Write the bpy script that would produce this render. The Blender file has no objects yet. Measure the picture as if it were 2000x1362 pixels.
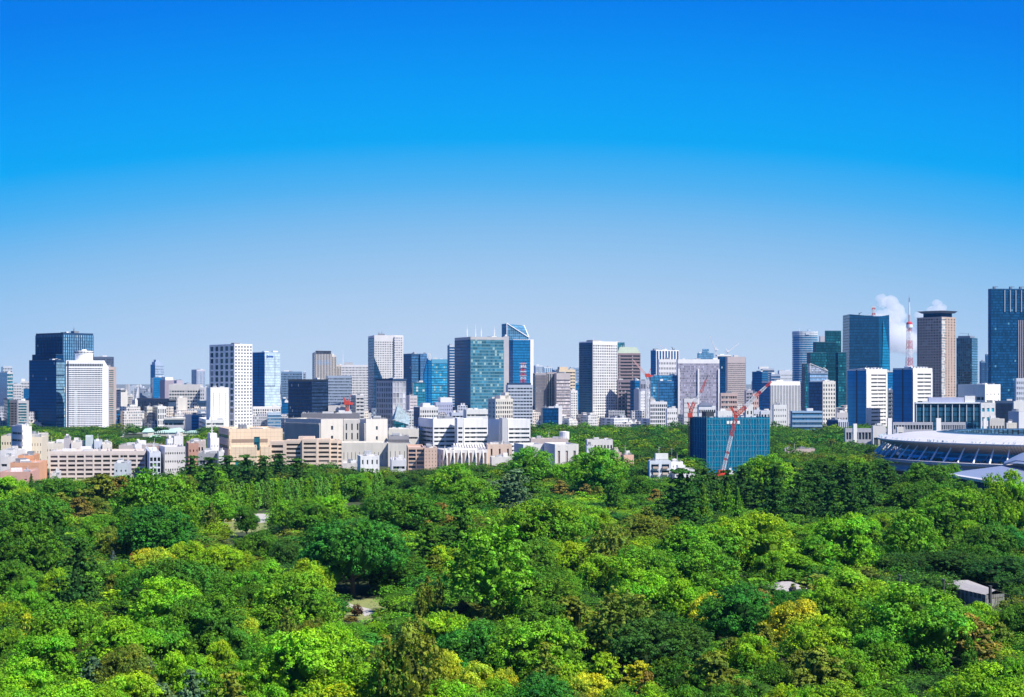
import bpy, math, random
import numpy as np
from mathutils import Vector, Matrix
R_ = math.radians
F = 3070.0            # focal length expressed in photograph pixels (2000 wide)
HZ = 748.0            # photograph row of the horizon
CH = 60.0             # camera height in metres
scn = bpy.context.scene
COL = scn.collection

# ------------------------------------------------------------ camera
cd = bpy.data.cameras.new('camera'); cam = bpy.data.objects.new('camera', cd); COL.objects.link(cam)
cam.location = (0, 0, CH); cam.rotation_euler = (R_(90), 0, 0)
cd.sensor_width = 36; cd.lens = 36 * F / 2000; cd.shift_y = (HZ - 681) / 2000
cd.clip_start = 1; cd.clip_end = 80000
scn.camera = cam
scn.view_settings.view_transform = 'Standard'; scn.view_settings.look = 'None'
scn.view_settings.exposure = 0.6; scn.view_settings.gamma = 1

# ------------------------------------------------------------ sky and sun
SUN_EL, SUN_AZ = 50.0, 56.0       # azimuth: degrees to the right of straight behind the camera
sv = Vector((math.sin(R_(SUN_AZ)) * math.cos(R_(SUN_EL)), -math.cos(R_(SUN_AZ)) * math.cos(R_(SUN_EL)), math.sin(R_(SUN_EL))))
w = bpy.data.worlds.new('World'); scn.world = w; w.use_nodes = True
nt = w.node_tree; nt.nodes.clear()
N = nt.nodes.new
out = N('ShaderNodeOutputWorld'); bg = N('ShaderNodeBackground'); nt.links.new(bg.outputs[0], out.inputs[0])
sky = N('ShaderNodeTexSky'); sky.sky_type = 'NISHITA'; sky.sun_disc = False
sky.sun_elevation = R_(SUN_EL); sky.sun_rotation = math.atan2(sv.x, sv.y)
sky.air_density = 1.0; sky.dust_density = 0.3; sky.ozone_density = 4
tc = N('ShaderNodeTexCoord'); sp = N('ShaderNodeSeparateXYZ'); nt.links.new(tc.outputs['Generated'], sp.inputs[0])
# the band of deep blue sits a little lower towards the sides: height + 0.35 * (x/y)^2 * height
dv = N('ShaderNodeMath'); dv.operation = 'MULTIPLY'; nt.links.new(sp.outputs[0], dv.inputs[0]); nt.links.new(sp.outputs[0], dv.inputs[1])
ml = N('ShaderNodeMath'); ml.operation = 'MULTIPLY_ADD'; nt.links.new(dv.outputs[0], ml.inputs[0]); ml.inputs[1].default_value = 0.30; nt.links.new(sp.outputs[2], ml.inputs[2])
rp = N('ShaderNodeValToRGB'); nt.links.new(ml.outputs[0], rp.inputs[0])
def s2l(c): return tuple(((v / 255) / 12.92 if v <= 10 else (((v / 255) + .055) / 1.055) ** 2.4) for v in c)
SKY = [(0.0, (204, 220, 240)), (0.030, (196, 215, 238)), (0.060, (172, 205, 238)), (0.097, (134, 191, 238)), (0.126, (80, 178, 242)), (0.153, (0, 168, 246)),
       (0.18, (0, 157, 248)), (0.24, (0, 126, 238)), (0.45, (0, 94, 208)), (1.0, (0, 70, 180))]
els = rp.color_ramp.elements
for i, (p, c) in enumerate(SKY):
    e = els[i] if i < 2 else els.new(p)
    e.position = p
    e.color = (*s2l(c), 1)
rp.color_ramp.interpolation = 'LINEAR'
sc_ = N('ShaderNodeVectorMath'); sc_.operation = 'SCALE'; nt.links.new(sky.outputs[0], sc_.inputs[0]); sc_.inputs[3].default_value = 0.1
mx = N('ShaderNodeMix'); mx.data_type = 'RGBA'; mx.inputs[0].default_value = 0.995
nt.links.new(sc_.outputs[0], mx.inputs[6]); nt.links.new(rp.outputs[0], mx.inputs[7])
nt.links.new(mx.outputs[2], bg.inputs[0]); bg.inputs[1].default_value = 0.66   # the ramp holds the displayed sky colours; exposure is +0.6
sd = bpy.data.lights.new('sun', 'SUN'); sun = bpy.data.objects.new('sun', sd); COL.objects.link(sun)
sd.energy = 5.0; sd.angle = R_(0.5); sd.color = (1.0, 0.94, 0.85)
sun.rotation_euler = sv.to_track_quat('Z', 'Y').to_euler()

# ------------------------------------------------------------ object helpers
def X_(px, Y): return (px - 1000) / F * Y
def Z_(py, Y): return CH + (HZ - py) / F * Y
def tag(o, label=None, cat=None, group=None, kind=None):
    if label: o['label'] = label
    if cat: o['category'] = cat
    if group: o['group'] = group
    if kind: o['kind'] = kind
    return o
def empty(name, loc, rz=0.0, label=None, cat=None, group=None):
    o = bpy.data.objects.new(name, None); COL.objects.link(o); o.location = loc; o.rotation_euler = (0, 0, rz)
    o.empty_display_size = 1
    return tag(o, label, cat, group)
def link(name, mesh, parent=None, loc=None):
    o = bpy.data.objects.new(name, mesh); COL.objects.link(o)
    if parent: o.parent = parent
    if loc: o.location = loc
    return o
class MB:
    def __init__(s): s.v = []; s.f = []; s.m = []
    def box(s, x0, x1, y0, y1, z0, z1, m=0):
        if x1 < x0: x0, x1 = x1, x0
        if y1 < y0: y0, y1 = y1, y0
        if x1 - x0 < 1e-4 or y1 - y0 < 1e-4 or z1 - z0 < 1e-4: return
        n = len(s.v)
        s.v += [(x0, y0, z0), (x1, y0, z0), (x1, y1, z0), (x0, y1, z0), (x0, y0, z1), (x1, y0, z1), (x1, y1, z1), (x0, y1, z1)]
        s.f += [(n, n+3, n+2, n+1), (n+4, n+5, n+6, n+7), (n, n+1, n+5, n+4), (n+1, n+2, n+6, n+5), (n+2, n+3, n+7, n+6), (n+3, n, n+4, n+7)]
        s.m += [m] * 6
    def poly(s, pts, m=0):
        n = len(s.v); s.v += [tuple(p) for p in pts]; s.f.append(tuple(range(n, n + len(pts)))); s.m.append(m)
    def prism(s, pts, z0, z1, m=0, zt=None):
        """vertical prism on a counter-clockwise outline; zt gives each top vertex its own height"""
        k = len(pts); n = len(s.v)
        s.v += [(p[0], p[1], z0) for p in pts] + [(p[0], p[1], (zt[i] if zt else z1)) for i, p in enumerate(pts)]
        s.f.append(tuple(range(n + k - 1, n - 1, -1))); s.f.append(tuple(range(n + k, n + 2 * k)))
        for i in range(k): s.f.append((n + i, n + (i + 1) % k, n + k + (i + 1) % k, n + k + i))
        s.m += [m] * (k + 2)
    def bar(s, a, b, r, m=0, r2=None, k=4):
        a = Vector(a); b = Vector(b); d = b - a
        if d.length < 1e-6: return
        q = d.to_track_quat('Z', 'Y'); r2 = r if r2 is None else r2; n = len(s.v)
        for (c, rr) in ((a, r), (b, r2)):
            for i in range(k):
                t = 2 * math.pi * (i + .5) / k
                s.v.append(tuple(c + q @ Vector((math.cos(t) * rr, math.sin(t) * rr, 0))))
        s.f.append(tuple(range(n + k - 1, n - 1, -1))); s.f.append(tuple(range(n + k, n + 2 * k)))
        for i in range(k): s.f.append((n + i, n + (i + 1) % k, n + k + (i + 1) % k, n + k + i))
        s.m += [m] * (k + 2)
    def mesh(s, name, mats):
        me = bpy.data.meshes.new(name); me.from_pydata(s.v, [], s.f)
        for m in (mats if isinstance(mats, (list, tuple)) else [mats]): me.materials.append(m)
        if any(s.m): me.polygons.foreach_set('material_index', s.m)
        me.update(); return me
    def build(s, name, mats, parent=None, loc=None):
        if not s.v: return None
        return link(name, s.mesh(name, mats), parent, loc)

# ------------------------------------------------------------ material helpers
class NT:
    def __init__(s, name):
        s.mat = bpy.data.materials.new(name); s.mat.use_nodes = True; s.t = s.mat.node_tree; s.t.nodes.clear()
        s.o = s.t.nodes.new('ShaderNodeOutputMaterial')
    def n(s, typ, ins=None, **kw):
        nd = s.t.nodes.new(typ)
        for k, v in kw.items(): setattr(nd, k, v)
        if ins:
            for k, v in ins.items():
                if isinstance(v, bpy.types.NodeSocket): s.t.links.new(v, nd.inputs[k])
                else: nd.inputs[k].default_value = v
        return nd
    def m(s, op, a, b=0.0, c=0.0):
        nd = s.n('ShaderNodeMath', {0: a, 1: b, 2: c}, operation=op); return nd.outputs[0]
    def mix(s, f, a, b, bt='MIX'):
        if not isinstance(a, bpy.types.NodeSocket): a = (*a[:3], 1)
        if not isinstance(b, bpy.types.NodeSocket): b = (*b[:3], 1)
        nd = s.n('ShaderNodeMix', {0: f, 6: a, 7: b}, data_type='RGBA', blend_type=bt); return nd.outputs[2]
    def bsdf(s, **kw):
        nd = s.n('ShaderNodeBsdfPrincipled')
        for k, v in kw.items():
            k = k.replace('_', ' ')
            if isinstance(v, bpy.types.NodeSocket): s.t.links.new(v, nd.inputs[k])
            else: nd.inputs[k].default_value = (*v, 1) if isinstance(v, tuple) and len(v) == 3 else v
        s.t.links.new(nd.outputs[0], s.o.inputs[0]); return nd
CACHE = {}
def wall_mat(col, rough=.75, joints=0.0, var=.12):
    """painted, tiled or stone wall: large stains, streaks down the face and optional panel joints"""
    if max(col) > .5: col = tuple(v * .92 for v in col)
    key = ('wall', col, rough, joints)
    if key in CACHE: return CACHE[key]
    g = NT('wall'); tcn = g.n('ShaderNodeTexCoord'); geo = g.n('ShaderNodeNewGeometry')
    st = g.n('ShaderNodeMapping', {0: tcn.outputs['Object']}); st.inputs['Scale'].default_value = (.5, .5, .04)
    n1 = g.n('ShaderNodeTexNoise', {'Vector': st.outputs[0], 'Scale': 1.0, 'Detail': 4.0})
    n2 = g.n('ShaderNodeTexNoise', {'Vector': tcn.outputs['Object'], 'Scale': .12, 'Detail': 5.0})
    f = g.m('MULTIPLY_ADD', g.m('ADD', n1.outputs[0], n2.outputs[0]), var * 2, 1 - var * 2)
    c = g.mix(1.0, col, g.n('ShaderNodeCombineColor', {0: f, 1: f, 2: f}).outputs[0], 'MULTIPLY')
    if joints:
        s3 = g.n('ShaderNodeSeparateXYZ', {0: tcn.outputs['Object']})
        u = g.m('FRACT', g.m('DIVIDE', g.m('ADD', s3.outputs[0], s3.outputs[1]), joints)); v = g.m('FRACT', g.m('DIVIDE', s3.outputs[2], joints * 1.2))
        j = g.m('MAXIMUM', g.m('LESS_THAN', u, .07), g.m('LESS_THAN', v, .07))
        c = g.mix(g.m('MULTIPLY', j, .35), c, (col[0] * .3, col[1] * .3, col[2] * .3))
    g.bsdf(Base_Color=c, Roughness=rough); CACHE[key] = g.mat; return g.mat
def glass_mat(col, spandrel=None, mull=(.3, .35, .4), fh=3.9, pw=1.6, sf=.25, mf=.1, var=.6, lit=0.0, rough=.16, litcol=(.5, .6, .6), spec=.06):
    """curtain wall: glass panes between mullions and spandrels; every pane tilts and tints a little differently"""
    key = ('glass', col, spandrel, mull, fh, pw, sf, mf, var, lit, rough)
    if key in CACHE: return CACHE[key]
    g = NT('curtain_wall'); tcn = g.n('ShaderNodeTexCoord'); s3 = g.n('ShaderNodeSeparateXYZ', {0: tcn.outputs['Object']})
    U = g.m('DIVIDE', g.m('ADD', s3.outputs[0], s3.outputs[1]), pw); V = g.m('DIVIDE', s3.outputs[2], fh)
    cell = g.n('ShaderNodeCombineXYZ', {0: g.m('FLOOR', U), 1: g.m('FLOOR', V)})
    wn = g.n('ShaderNodeTexWhiteNoise', {'Vector': cell.outputs[0]}, noise_dimensions='3D')
    row = g.n('ShaderNodeTexWhiteNoise', {1: g.m('FLOOR', V)}, noise_dimensions='1D')
    big = g.n('ShaderNodeTexNoise', {'Vector': tcn.outputs['Object'], 'Scale': .035, 'Detail': 3.0})
    k = g.m('MULTIPLY_ADD', wn.outputs[0], var, 1 - var / 2)
    k = g.m('MULTIPLY', k, g.m('MULTIPLY_ADD', row.outputs[0], var * .6, 1 - var * .3))
    k = g.m('MULTIPLY', k, g.m('MULTIPLY_ADD', big.outputs[0], .8, 1.0))
    c = g.mix(1.0, col, g.n('ShaderNodeCombineColor', {0: k, 1: k, 2: k}).outputs[0], 'MULTIPLY')
    if lit:
        w2 = g.n('ShaderNodeTexWhiteNoise', {'Vector': g.n('ShaderNodeVectorMath', {0: cell.outputs[0], 1: (17.3, 9.1, 4.7)}, operation='ADD').outputs[0]}, noise_dimensions='3D')
        c = g.mix(g.m('LESS_THAN', w2.outputs[0], lit), c, litcol)
    fv = g.m('FRACT', V); fu = g.m('FRACT', U)
    sp_ = g.m('LESS_THAN', fv, sf); mu = g.m('LESS_THAN', fu, mf)
    c = g.mix(sp_, c, spandrel or (col[0] * .45, col[1] * .45, col[2] * .45))
    c = g.mix(mu, c, mull)
    solid = g.m('MAXIMUM', mu, g.m('MULTIPLY', sp_, .6))
    nrm = g.n('ShaderNodeVectorMath', {0: wn.outputs[1], 1: (.5, .5, .5)}, operation='SUBTRACT')
    nrm2 = g.n('ShaderNodeVectorMath', {0: nrm.outputs[0], 3: .05}, operation='SCALE')
    geo = g.n('ShaderNodeNewGeometry')
    nn = g.n('ShaderNodeVectorMath', {0: g.n('ShaderNodeVectorMath', {0: geo.outputs['Normal'], 1: nrm2.outputs[0]}, operation='ADD').outputs[0]}, operation='NORMALIZE')
    g.bsdf(Base_Color=c, Roughness=g.m('MULTIPLY_ADD', solid, .4, rough), Specular_IOR_Level=spec, Normal=nn.outputs[0])
    CACHE[key] = g.mat; return g.mat
def pane_mat(col=(.02, .035, .05), light=(.35, .38, .38), p=.25, rough=.1):
    """one window pane; some have blinds or curtains drawn"""
    key = ('pane', col, light, p)
    if key in CACHE: return CACHE[key]
    g = NT('window_pane'); oi = g.n('ShaderNodeObjectInfo'); ge = g.n('ShaderNodeNewGeometry')
    r = g.m('FRACT', g.m('ADD', g.m('MULTIPLY', oi.outputs['Random'], 7.13), ge.outputs['Random Per Island']))
    k = g.m('MULTIPLY_ADD', g.m('FRACT', g.m('MULTIPLY', r, 13.7)), 1.2, .4)
    c = g.mix(1.0, col, g.n('ShaderNodeCombineColor', {0: k, 1: k, 2: k}).outputs[0], 'MULTIPLY')
    c = g.mix(g.m('MULTIPLY', g.m('LESS_THAN', r, p), g.m('FRACT', g.m('MULTIPLY', r, 31.0))), c, light)
    g.bsdf(Base_Color=c, Roughness=rough, Specular_IOR_Level=.7); CACHE[key] = g.mat; return g.mat
def plain(col, rough=.6, metal=0.0, var=.15, scale=.5):
    key = ('plain', col, rough, metal)
    if key in CACHE: return CACHE[key]
    g = NT('paint'); tcn = g.n('ShaderNodeTexCoord'); n1 = g.n('ShaderNodeTexNoise', {'Vector': tcn.outputs['Object'], 'Scale': scale, 'Detail': 4.0})
    f = g.m('MULTIPLY_ADD', n1.outputs[0], var * 2, 1 - var)
    c = g.mix(1.0, col, g.n('ShaderNodeCombineColor', {0: f, 1: f, 2: f}).outputs[0], 'MULTIPLY')
    g.bsdf(Base_Color=c, Roughness=rough, Metallic=metal); CACHE[key] = g.mat; return g.mat
# ------------------------------------------------------------ foliage
def leaf_mat():
    g = NT('foliage'); oi = g.n('ShaderNodeObjectInfo'); geo = g.n('ShaderNodeNewGeometry')
    at = g.n('ShaderNodeAttribute'); at.attribute_name = 'tint'
    c = g.mix(1.0, oi.outputs['Color'], at.outputs['Color'], 'MULTIPLY')
    n1 = g.n('ShaderNodeTexNoise', {'Vector': geo.outputs['Position'], 'Scale': .22, 'Detail': 3.0})
    r = geo.outputs['Random Per Island']
    f = g.m('MULTIPLY', g.m('MULTIPLY_ADD', n1.outputs[0], 1.0, .5), g.m('MULTIPLY_ADD', r, .9, .55))
    c = g.mix(1.0, c, g.n('ShaderNodeCombineColor', {0: f, 1: f, 2: f}).outputs[0], 'MULTIPLY')
    hs = g.n('ShaderNodeHueSaturation', {'Hue': g.m('MULTIPLY_ADD', n1.outputs[0], .05, .475), 'Saturation': 1.0, 'Value': 1.0, 'Color': c})
    p = g.n('ShaderNodeBsdfPrincipled', {'Base Color': hs.outputs[0], 'Roughness': .6, 'Specular IOR Level': .12})
    t = g.n('ShaderNodeBsdfTranslucent', {0: g.mix(1.0, hs.outputs[0], (1.3, 1.25, .5), 'MULTIPLY')})
    ms = g.n('ShaderNodeMixShader', {0: .22, 1: p.outputs[0], 2: t.outputs[0]}); g.t.links.new(ms.outputs[0], g.o.inputs[0])
    return g.mat
LEAF = leaf_mat(); BARK = plain((.09, .065, .045), .9, var=.4, scale=2)
rng = np.random.default_rng(7)
def fib(n, lo=-1.0):
    i = np.arange(n) + .5; z = 1 - (1 - lo) * i / n; r = np.sqrt(np.maximum(0, 1 - z * z)); a = i * 2.399963
    return np.stack([r * np.cos(a), r * np.sin(a), z], 1)
def unit(v): return v / np.maximum(1e-9, np.linalg.norm(v, axis=-1, keepdims=True))
class Crown:
    """collects leaf faces on lumps (ellipsoids); everything in a unit tree: radius 1, height 1 (z is squeezed by ar = radius/height)"""
    def __init__(s, seed, ar): s.r = np.random.default_rng(seed); s.P = []; s.Nn = []; s.S = []; s.T = []; s.core = []; s.ar = ar; s.hue = 0.0
    def lump(s, c, rad, n, size, tint=1.0, up=0.0, lo=-.35, jit=.16):
        """c centre, rad (3) radii in real proportion; n leaves"""
        c = np.asarray(c, float); rad = np.asarray(rad, float) * np.ones(3)
        nt_ = max(3, n // 13)                                   # tufts: leaves sit in small sprays with gaps between them
        dt = unit(s.r.normal(size=(nt_, 3))); dt[:, 2] = np.where(dt[:, 2] < lo, -dt[:, 2] * .9, dt[:, 2])
        j = s.r.integers(0, nt_, n); d = dt[j]; k = (1 + s.r.normal(size=(nt_, 1)) * jit)[j]; tr = .27 * float(np.mean(rad)) * s.r.uniform(.7, 1.25, nt_)[j][:, None]
        e = unit(s.r.normal(size=(n, 3)) + d * .7 + np.array([0, 0, .3]))
        s.P.append(c + d * rad * k + e * tr * np.array([1, 1, min(1, rad[2] / max(rad[0], 1e-6) * 1.3)])); nn = unit(d / rad) * .55 + e * .75; nn[:, 2] += up * .8
        s.Nn.append(unit(unit(nn) + s.r.normal(size=(n, 3)) * .26)); s.S.append(size * s.r.uniform(.6, 1.25, n))
        d = unit(d + e)
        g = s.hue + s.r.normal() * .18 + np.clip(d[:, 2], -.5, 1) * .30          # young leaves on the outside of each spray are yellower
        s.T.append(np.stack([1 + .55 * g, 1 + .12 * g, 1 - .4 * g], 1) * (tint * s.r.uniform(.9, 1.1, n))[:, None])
    def solid(s, c, rad): s.core.append((np.asarray(c, float), np.asarray(rad, float) * np.ones(3)))
    def arrays(s):
        P = np.concatenate(s.P); Nn = np.concatenate(s.Nn); S = np.concatenate(s.S)[:, None]; T = np.concatenate(s.T)
        a = unit(np.cross(Nn, s.r.normal(size=P.shape))); b = np.cross(Nn, a)
        q = np.stack([P + a * S, P + b * S * .62 + Nn * S * .12, P - a * S, P - b * S * .62 + Nn * S * .12], 1)     # a slightly cupped spray of leaves
        v = q.reshape(-1, 3); nq = len(P); f = np.arange(nq * 4).reshape(-1, 4); t = np.repeat(T, 4, axis=0)
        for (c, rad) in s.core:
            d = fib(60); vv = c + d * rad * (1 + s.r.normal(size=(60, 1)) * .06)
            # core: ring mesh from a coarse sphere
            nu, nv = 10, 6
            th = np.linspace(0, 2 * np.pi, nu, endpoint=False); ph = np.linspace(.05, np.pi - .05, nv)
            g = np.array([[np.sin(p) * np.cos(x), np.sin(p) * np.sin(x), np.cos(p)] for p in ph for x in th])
            base = len(v); v = np.concatenate([v, c + g * rad * (1 + s.r.normal(size=(len(g), 1)) * .05)]); t = np.concatenate([t, np.full((len(g), 3), .32)])     # darkened leaf tint paints the shade inside the crown
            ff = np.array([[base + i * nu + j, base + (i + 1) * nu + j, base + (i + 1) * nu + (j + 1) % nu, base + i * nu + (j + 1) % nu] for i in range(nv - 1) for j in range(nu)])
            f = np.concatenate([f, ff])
        return v, f, t
def mesh_np(name, v, f, t, mat):
    me = bpy.data.meshes.new(name); me.vertices.add(len(v)); me.vertices.foreach_set('co', np.ascontiguousarray(v, dtype=np.float32).ravel())
    me.loops.add(f.size); me.loops.foreach_set('vertex_index', f.ravel().astype(np.int32))
    me.polygons.add(len(f)); me.polygons.foreach_set('loop_start', np.arange(0, f.size, 4, dtype=np.int32)); me.polygons.foreach_set('loop_total', np.full(len(f), 4, dtype=np.int32))
    a = me.color_attributes.new('tint', 'FLOAT_COLOR', 'POINT')
    if t.ndim == 1: t = np.stack([t, t, t], 1)
    a.data.foreach_set('color', np.concatenate([t, np.ones((len(t), 1))], 1).astype(np.float32).ravel())
    me.materials.append(mat); me.update(); me.validate(); return me
# real proportions: radius 1, height 1/ar.  z of the finished mesh is multiplied by ar so that the unit tree is 1 high.
def crown_round(seed, ar, z0=.28, nm=15, sub=9, leaves=9000, leaf=.042, lr=.42, sr=.2, flat=1.0, lo=-.12):
    C = Crown(seed, ar); H = 1 / ar; zc = H * (z0 + (1 - z0) * .42); rz = H * (1 - z0) * .58 * flat; r = C.r
    C.solid((0, 0, zc + .06), (.56, .56, rz * .6))
    dirs = unit(fib(nm, -.62) + r.normal(size=(nm, 3)) * .2); k = max(20, int(leaves / (nm * sub)))
    for d in dirs:
        R = lr * r.uniform(.65, 1.25); c = np.array([0, 0, zc]) + d * np.array([1 - R * .75, 1 - R * .75, rz - R * .5]) * r.uniform(.84, 1.14)
        C.hue = r.normal() * .25; C.solid(c - np.array([0, 0, R * .06]), R * .54); tn = r.uniform(.82, 1.18)
        for e in unit(fib(sub, -.3) + r.normal(size=(sub, 3)) * .3):
            e = unit(e + d * .35 + np.array([0, 0, .12])); q = sr * r.uniform(.6, 1.35)
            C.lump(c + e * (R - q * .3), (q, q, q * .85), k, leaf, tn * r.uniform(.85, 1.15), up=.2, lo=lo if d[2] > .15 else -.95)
    return C
def crown_cedar(seed, ar, tiers=8, leaf=.045, z0=.14):
    C = Crown(seed, ar); H = 1 / ar; r = C.r
    for i in range(tiers):
        f = (i + .5) / tiers; L = (1 - f) ** .75 + .08; nb = int(5 + 4 * (1 - f)); a0 = r.uniform(0, 6.28)
        for b in range(nb):
            z = H * (z0 + (1 - z0) * min(.97, f + r.normal() * .028)); a = a0 + b * 6.283 / nb + r.normal() * .22; l = L * r.uniform(.6, 1.12); n3 = max(2, int(l / .17)); tn = r.uniform(.75, 1.2); lift = r.uniform(-.08, .16)
            for j in range(n3):
                q = (j + .8) / n3 * l; wd = .12 + .10 * (1 - abs(2 * j / n3 - 1))
                C.lump((math.cos(a) * q, math.sin(a) * q, z + lift * q - .22 * q * q / max(l, .3)), (wd, wd, .075), int(40 + wd * 230), leaf, tn, up=.7, lo=-.2, jit=.3)
    for j in range(4): f = .12 + j * .2; C.solid((0, 0, H * (f + .1)), ((1 - f) * .42, (1 - f) * .42, H * .14))
    return C
def crown_cone(seed, ar, leaf=.045, z0=.06, lumps=130, power=.85, feather=.5):
    C = Crown(seed, ar); H = 1 / ar; r = C.r
    for i in range(lumps):
        f = 1 - math.sqrt(1 - (i + .5) / lumps) if power > .5 else (i + .5) / lumps
        f = min(.985, f); z = H * (z0 + (1 - z0) * f); L = (1 - f) ** power; a = i * 2.4 + r.normal() * .3; q = L * r.uniform(.62, .95); rr = (.08 + .19 * L) * r.uniform(.8, 1.2)
        C.lump((math.cos(a) * q, math.sin(a) * q, z - .1 * q), (rr, rr, rr * (1.0 + feather)), 62, leaf, r.uniform(.82, 1.15), up=.3, jit=.22)
    for j in range(4): f = .08 + j * .21; C.solid((0, 0, H * (f + .1)), ((1 - f) ** power * .62, (1 - f) ** power * .62, H * .17))
    return C
def crown_pine(seed, ar, leaf=.05, pads=46, z0=.3):
    C = Crown(seed, ar); H = 1 / ar; r = C.r
    for i in range(pads):
        f = (i + .5) / pads; a = r.uniform(0, 6.28); L = math.sqrt(max(.02, 1 - (f * 1.0) ** 2.2)); q = L * r.uniform(.2, .85); z = H * (z0 + (1 - z0) * f * .96); rr = r.uniform(.2, .34) * (1 - .35 * f)
        C.lump((math.cos(a) * q, math.sin(a) * q, z), (rr, rr, rr * .42), 190, leaf, r.uniform(.75, 1.2), up=.6, lo=-.15, jit=.25)
    C.solid((0, 0, H * .62), (.26, .26, H * .2)); return C
def crown_clump(seed, ar, leaf=.04, lumps=95, z0=.1):
    """tall heavy tree with hanging tufts"""
    C = Crown(seed, ar); H = 1 / ar; r = C.r
    for i in range(lumps):
        d = fib(lumps, -.6)[i]; f = (d[2] + 1) / 2; a = r.normal(size=3) * .12
        wv = .62 + .38 * math.sin(min(1, (1 - f) * 1.5) * 1.57); rr = r.uniform(.13, .24)
        C.lump((d[0] * wv * .85 + a[0], d[1] * wv * .85 + a[1], H * (z0 + (1 - z0) * (.5 + d[2] * .45)) + a[2]), (rr, rr, rr * 1.25), 120, leaf, r.uniform(.7, 1.25), up=.1, jit=.2)
    C.solid((0, 0, H * .55), (.38, .38, H * .26)); return C
def crown_flame(seed, ar, leaf=.06, lumps=60, z0=.03):
    C = Crown(seed, ar); H = 1 / ar; r = C.r
    for i in range(lumps):
        f = (i + .5) / lumps; prof = math.sin(min(1, f * 1.9 + .25) * 1.57) * (1 - f ** 3.0) ** .7; a = i * 2.4; rr = r.uniform(.22, .34) * (1 - .4 * f)
        C.lump((math.cos(a) * prof * .66, math.sin(a) * prof * .66, H * (z0 + (1 - z0) * f * .93)), (rr, rr, rr * 2.0), 95, leaf, r.uniform(.8, 1.15), up=.4, jit=.12)
    C.solid((0, 0, H * .42), (.42, .42, H * .32)); return C
PROTO = {}
def proto(kind, C, ar, tz0):
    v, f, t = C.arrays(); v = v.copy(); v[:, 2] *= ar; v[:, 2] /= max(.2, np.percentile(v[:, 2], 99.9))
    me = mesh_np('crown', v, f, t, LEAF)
    # trunk with limbs reaching into the crown (unit coordinates)
    m = MB(); r = random.Random(len(PROTO)); 
    m.bar((0, 0, 0), (.02, .01, tz0 + .15), .07, r2=.05, k=7); m.bar((.02, .01, tz0 + .15), (0, 0, .85), .05, r2=.012, k=6)
    for i in range(6):
        a = i * 1.05 + r.random() * .5; z = tz0 + r.random() * .25
        m.bar((.01, 0, z), (math.cos(a) * .55, math.sin(a) * .55, z + .22), .03, r2=.008, k=5)
    PROTO.setdefault(kind, []).append((me, m.mesh('trunk', BARK), v, f, t))
for s in range(5): proto('R', crown_round(10 + s, .52, z0=.2, nm=15 + s, sub=10, leaves=30000, leaf=.027), .52, .15)
for s in range(4): proto('D', crown_round(30 + s, .62, z0=.25, nm=24, sub=9, leaves=30000, leaf=.023, lr=.34, sr=.16, flat=.95), .62, .2)
for s in range(3): proto('C', crown_cedar(50 + s, .42), .42, .05)
for s in range(3): proto('K', crown_cone(60 + s, .3), .3, .04)
for s in range(3): proto('P', crown_pine(70 + s, .55), .55, .25)
for s in range(3): proto('G', crown_clump(80 + s, .42), .42, .1)
for s in range(2): proto('J', crown_flame(90 + s, .25), .25, .02)
for s in range(2): proto('S', crown_cone(95 + s, .24, leaf=.07, z0=.14, lumps=100, power=.42, feather=.2), .24, .12)
for s in range(2): proto('B', crown_round(98 + s, 1.1, z0=.0, nm=16, sub=7, leaves=4200, leaf=.05, lr=.3, sr=.15), 1.1, .02)
HT = dict(R=15, D=13, C=21, K=22, P=13, G=24, J=10, S=13, B=1.8)
TC = {  # leaf colours (linear albedo)
 'pl': (.21, .50, .06), 'g1': (.20, .48, .018), 'g2': (.14, .37, .02), 'g3': (.08, .235, .018), 'g4': (.05, .16, .024), 'em': (.05, .235, .026),
 'yl': (.26, .48, .018), 'yw': (.45, .56, .035), 'ol': (.18, .26, .028), 'br': (.24, .22, .045), 'ru': (.26, .10, .03), 'bl': (.12, .24, .12), 'bs': (.2, .34, .34), 'pu': (.15, .09, .06)}
TN = {'R': 'broadleaf_tree', 'D': 'broadleaf_tree', 'C': 'cedar_tree', 'K': 'conical_conifer', 'P': 'pine_tree', 'G': 'tall_leafy_tree', 'J': 'cypress_tree', 'S': 'plane_tree', 'B': 'clipped_shrub'}
TREES = []      # (x, y, radius, height, type, colour, px, py, wpx)
def T(px, py, wpx, k, col, H=None):
    big = wpx
    H0 = H or HT[k]
    if not H:      # wide crowns belong to taller trees
        Y = F * (CH - H0) / (py - HZ); r = wpx * Y / F / 2
        ar = {'R': .5, 'D': .62, 'C': .4, 'K': .26, 'P': .55, 'G': .4, 'J': .22, 'S': .22, 'B': 1.0}[k]
        H0 = min(28, max(H0 * .66, .42 * H0 + .68 * r / ar)) if k not in 'B' else H0
    if not H and k in 'CK': H0 *= (.86, 1.0, 1.12, .93, 1.06)[len(TREES) % 5]
    if k == 'C': wpx *= 1.2
    Y = F * (CH - H0) / (py - HZ)
    TREES.append([X_(px, Y), Y, wpx * Y / F / 2 * 1.18, H0, k, col, px, py, wpx])
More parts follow.
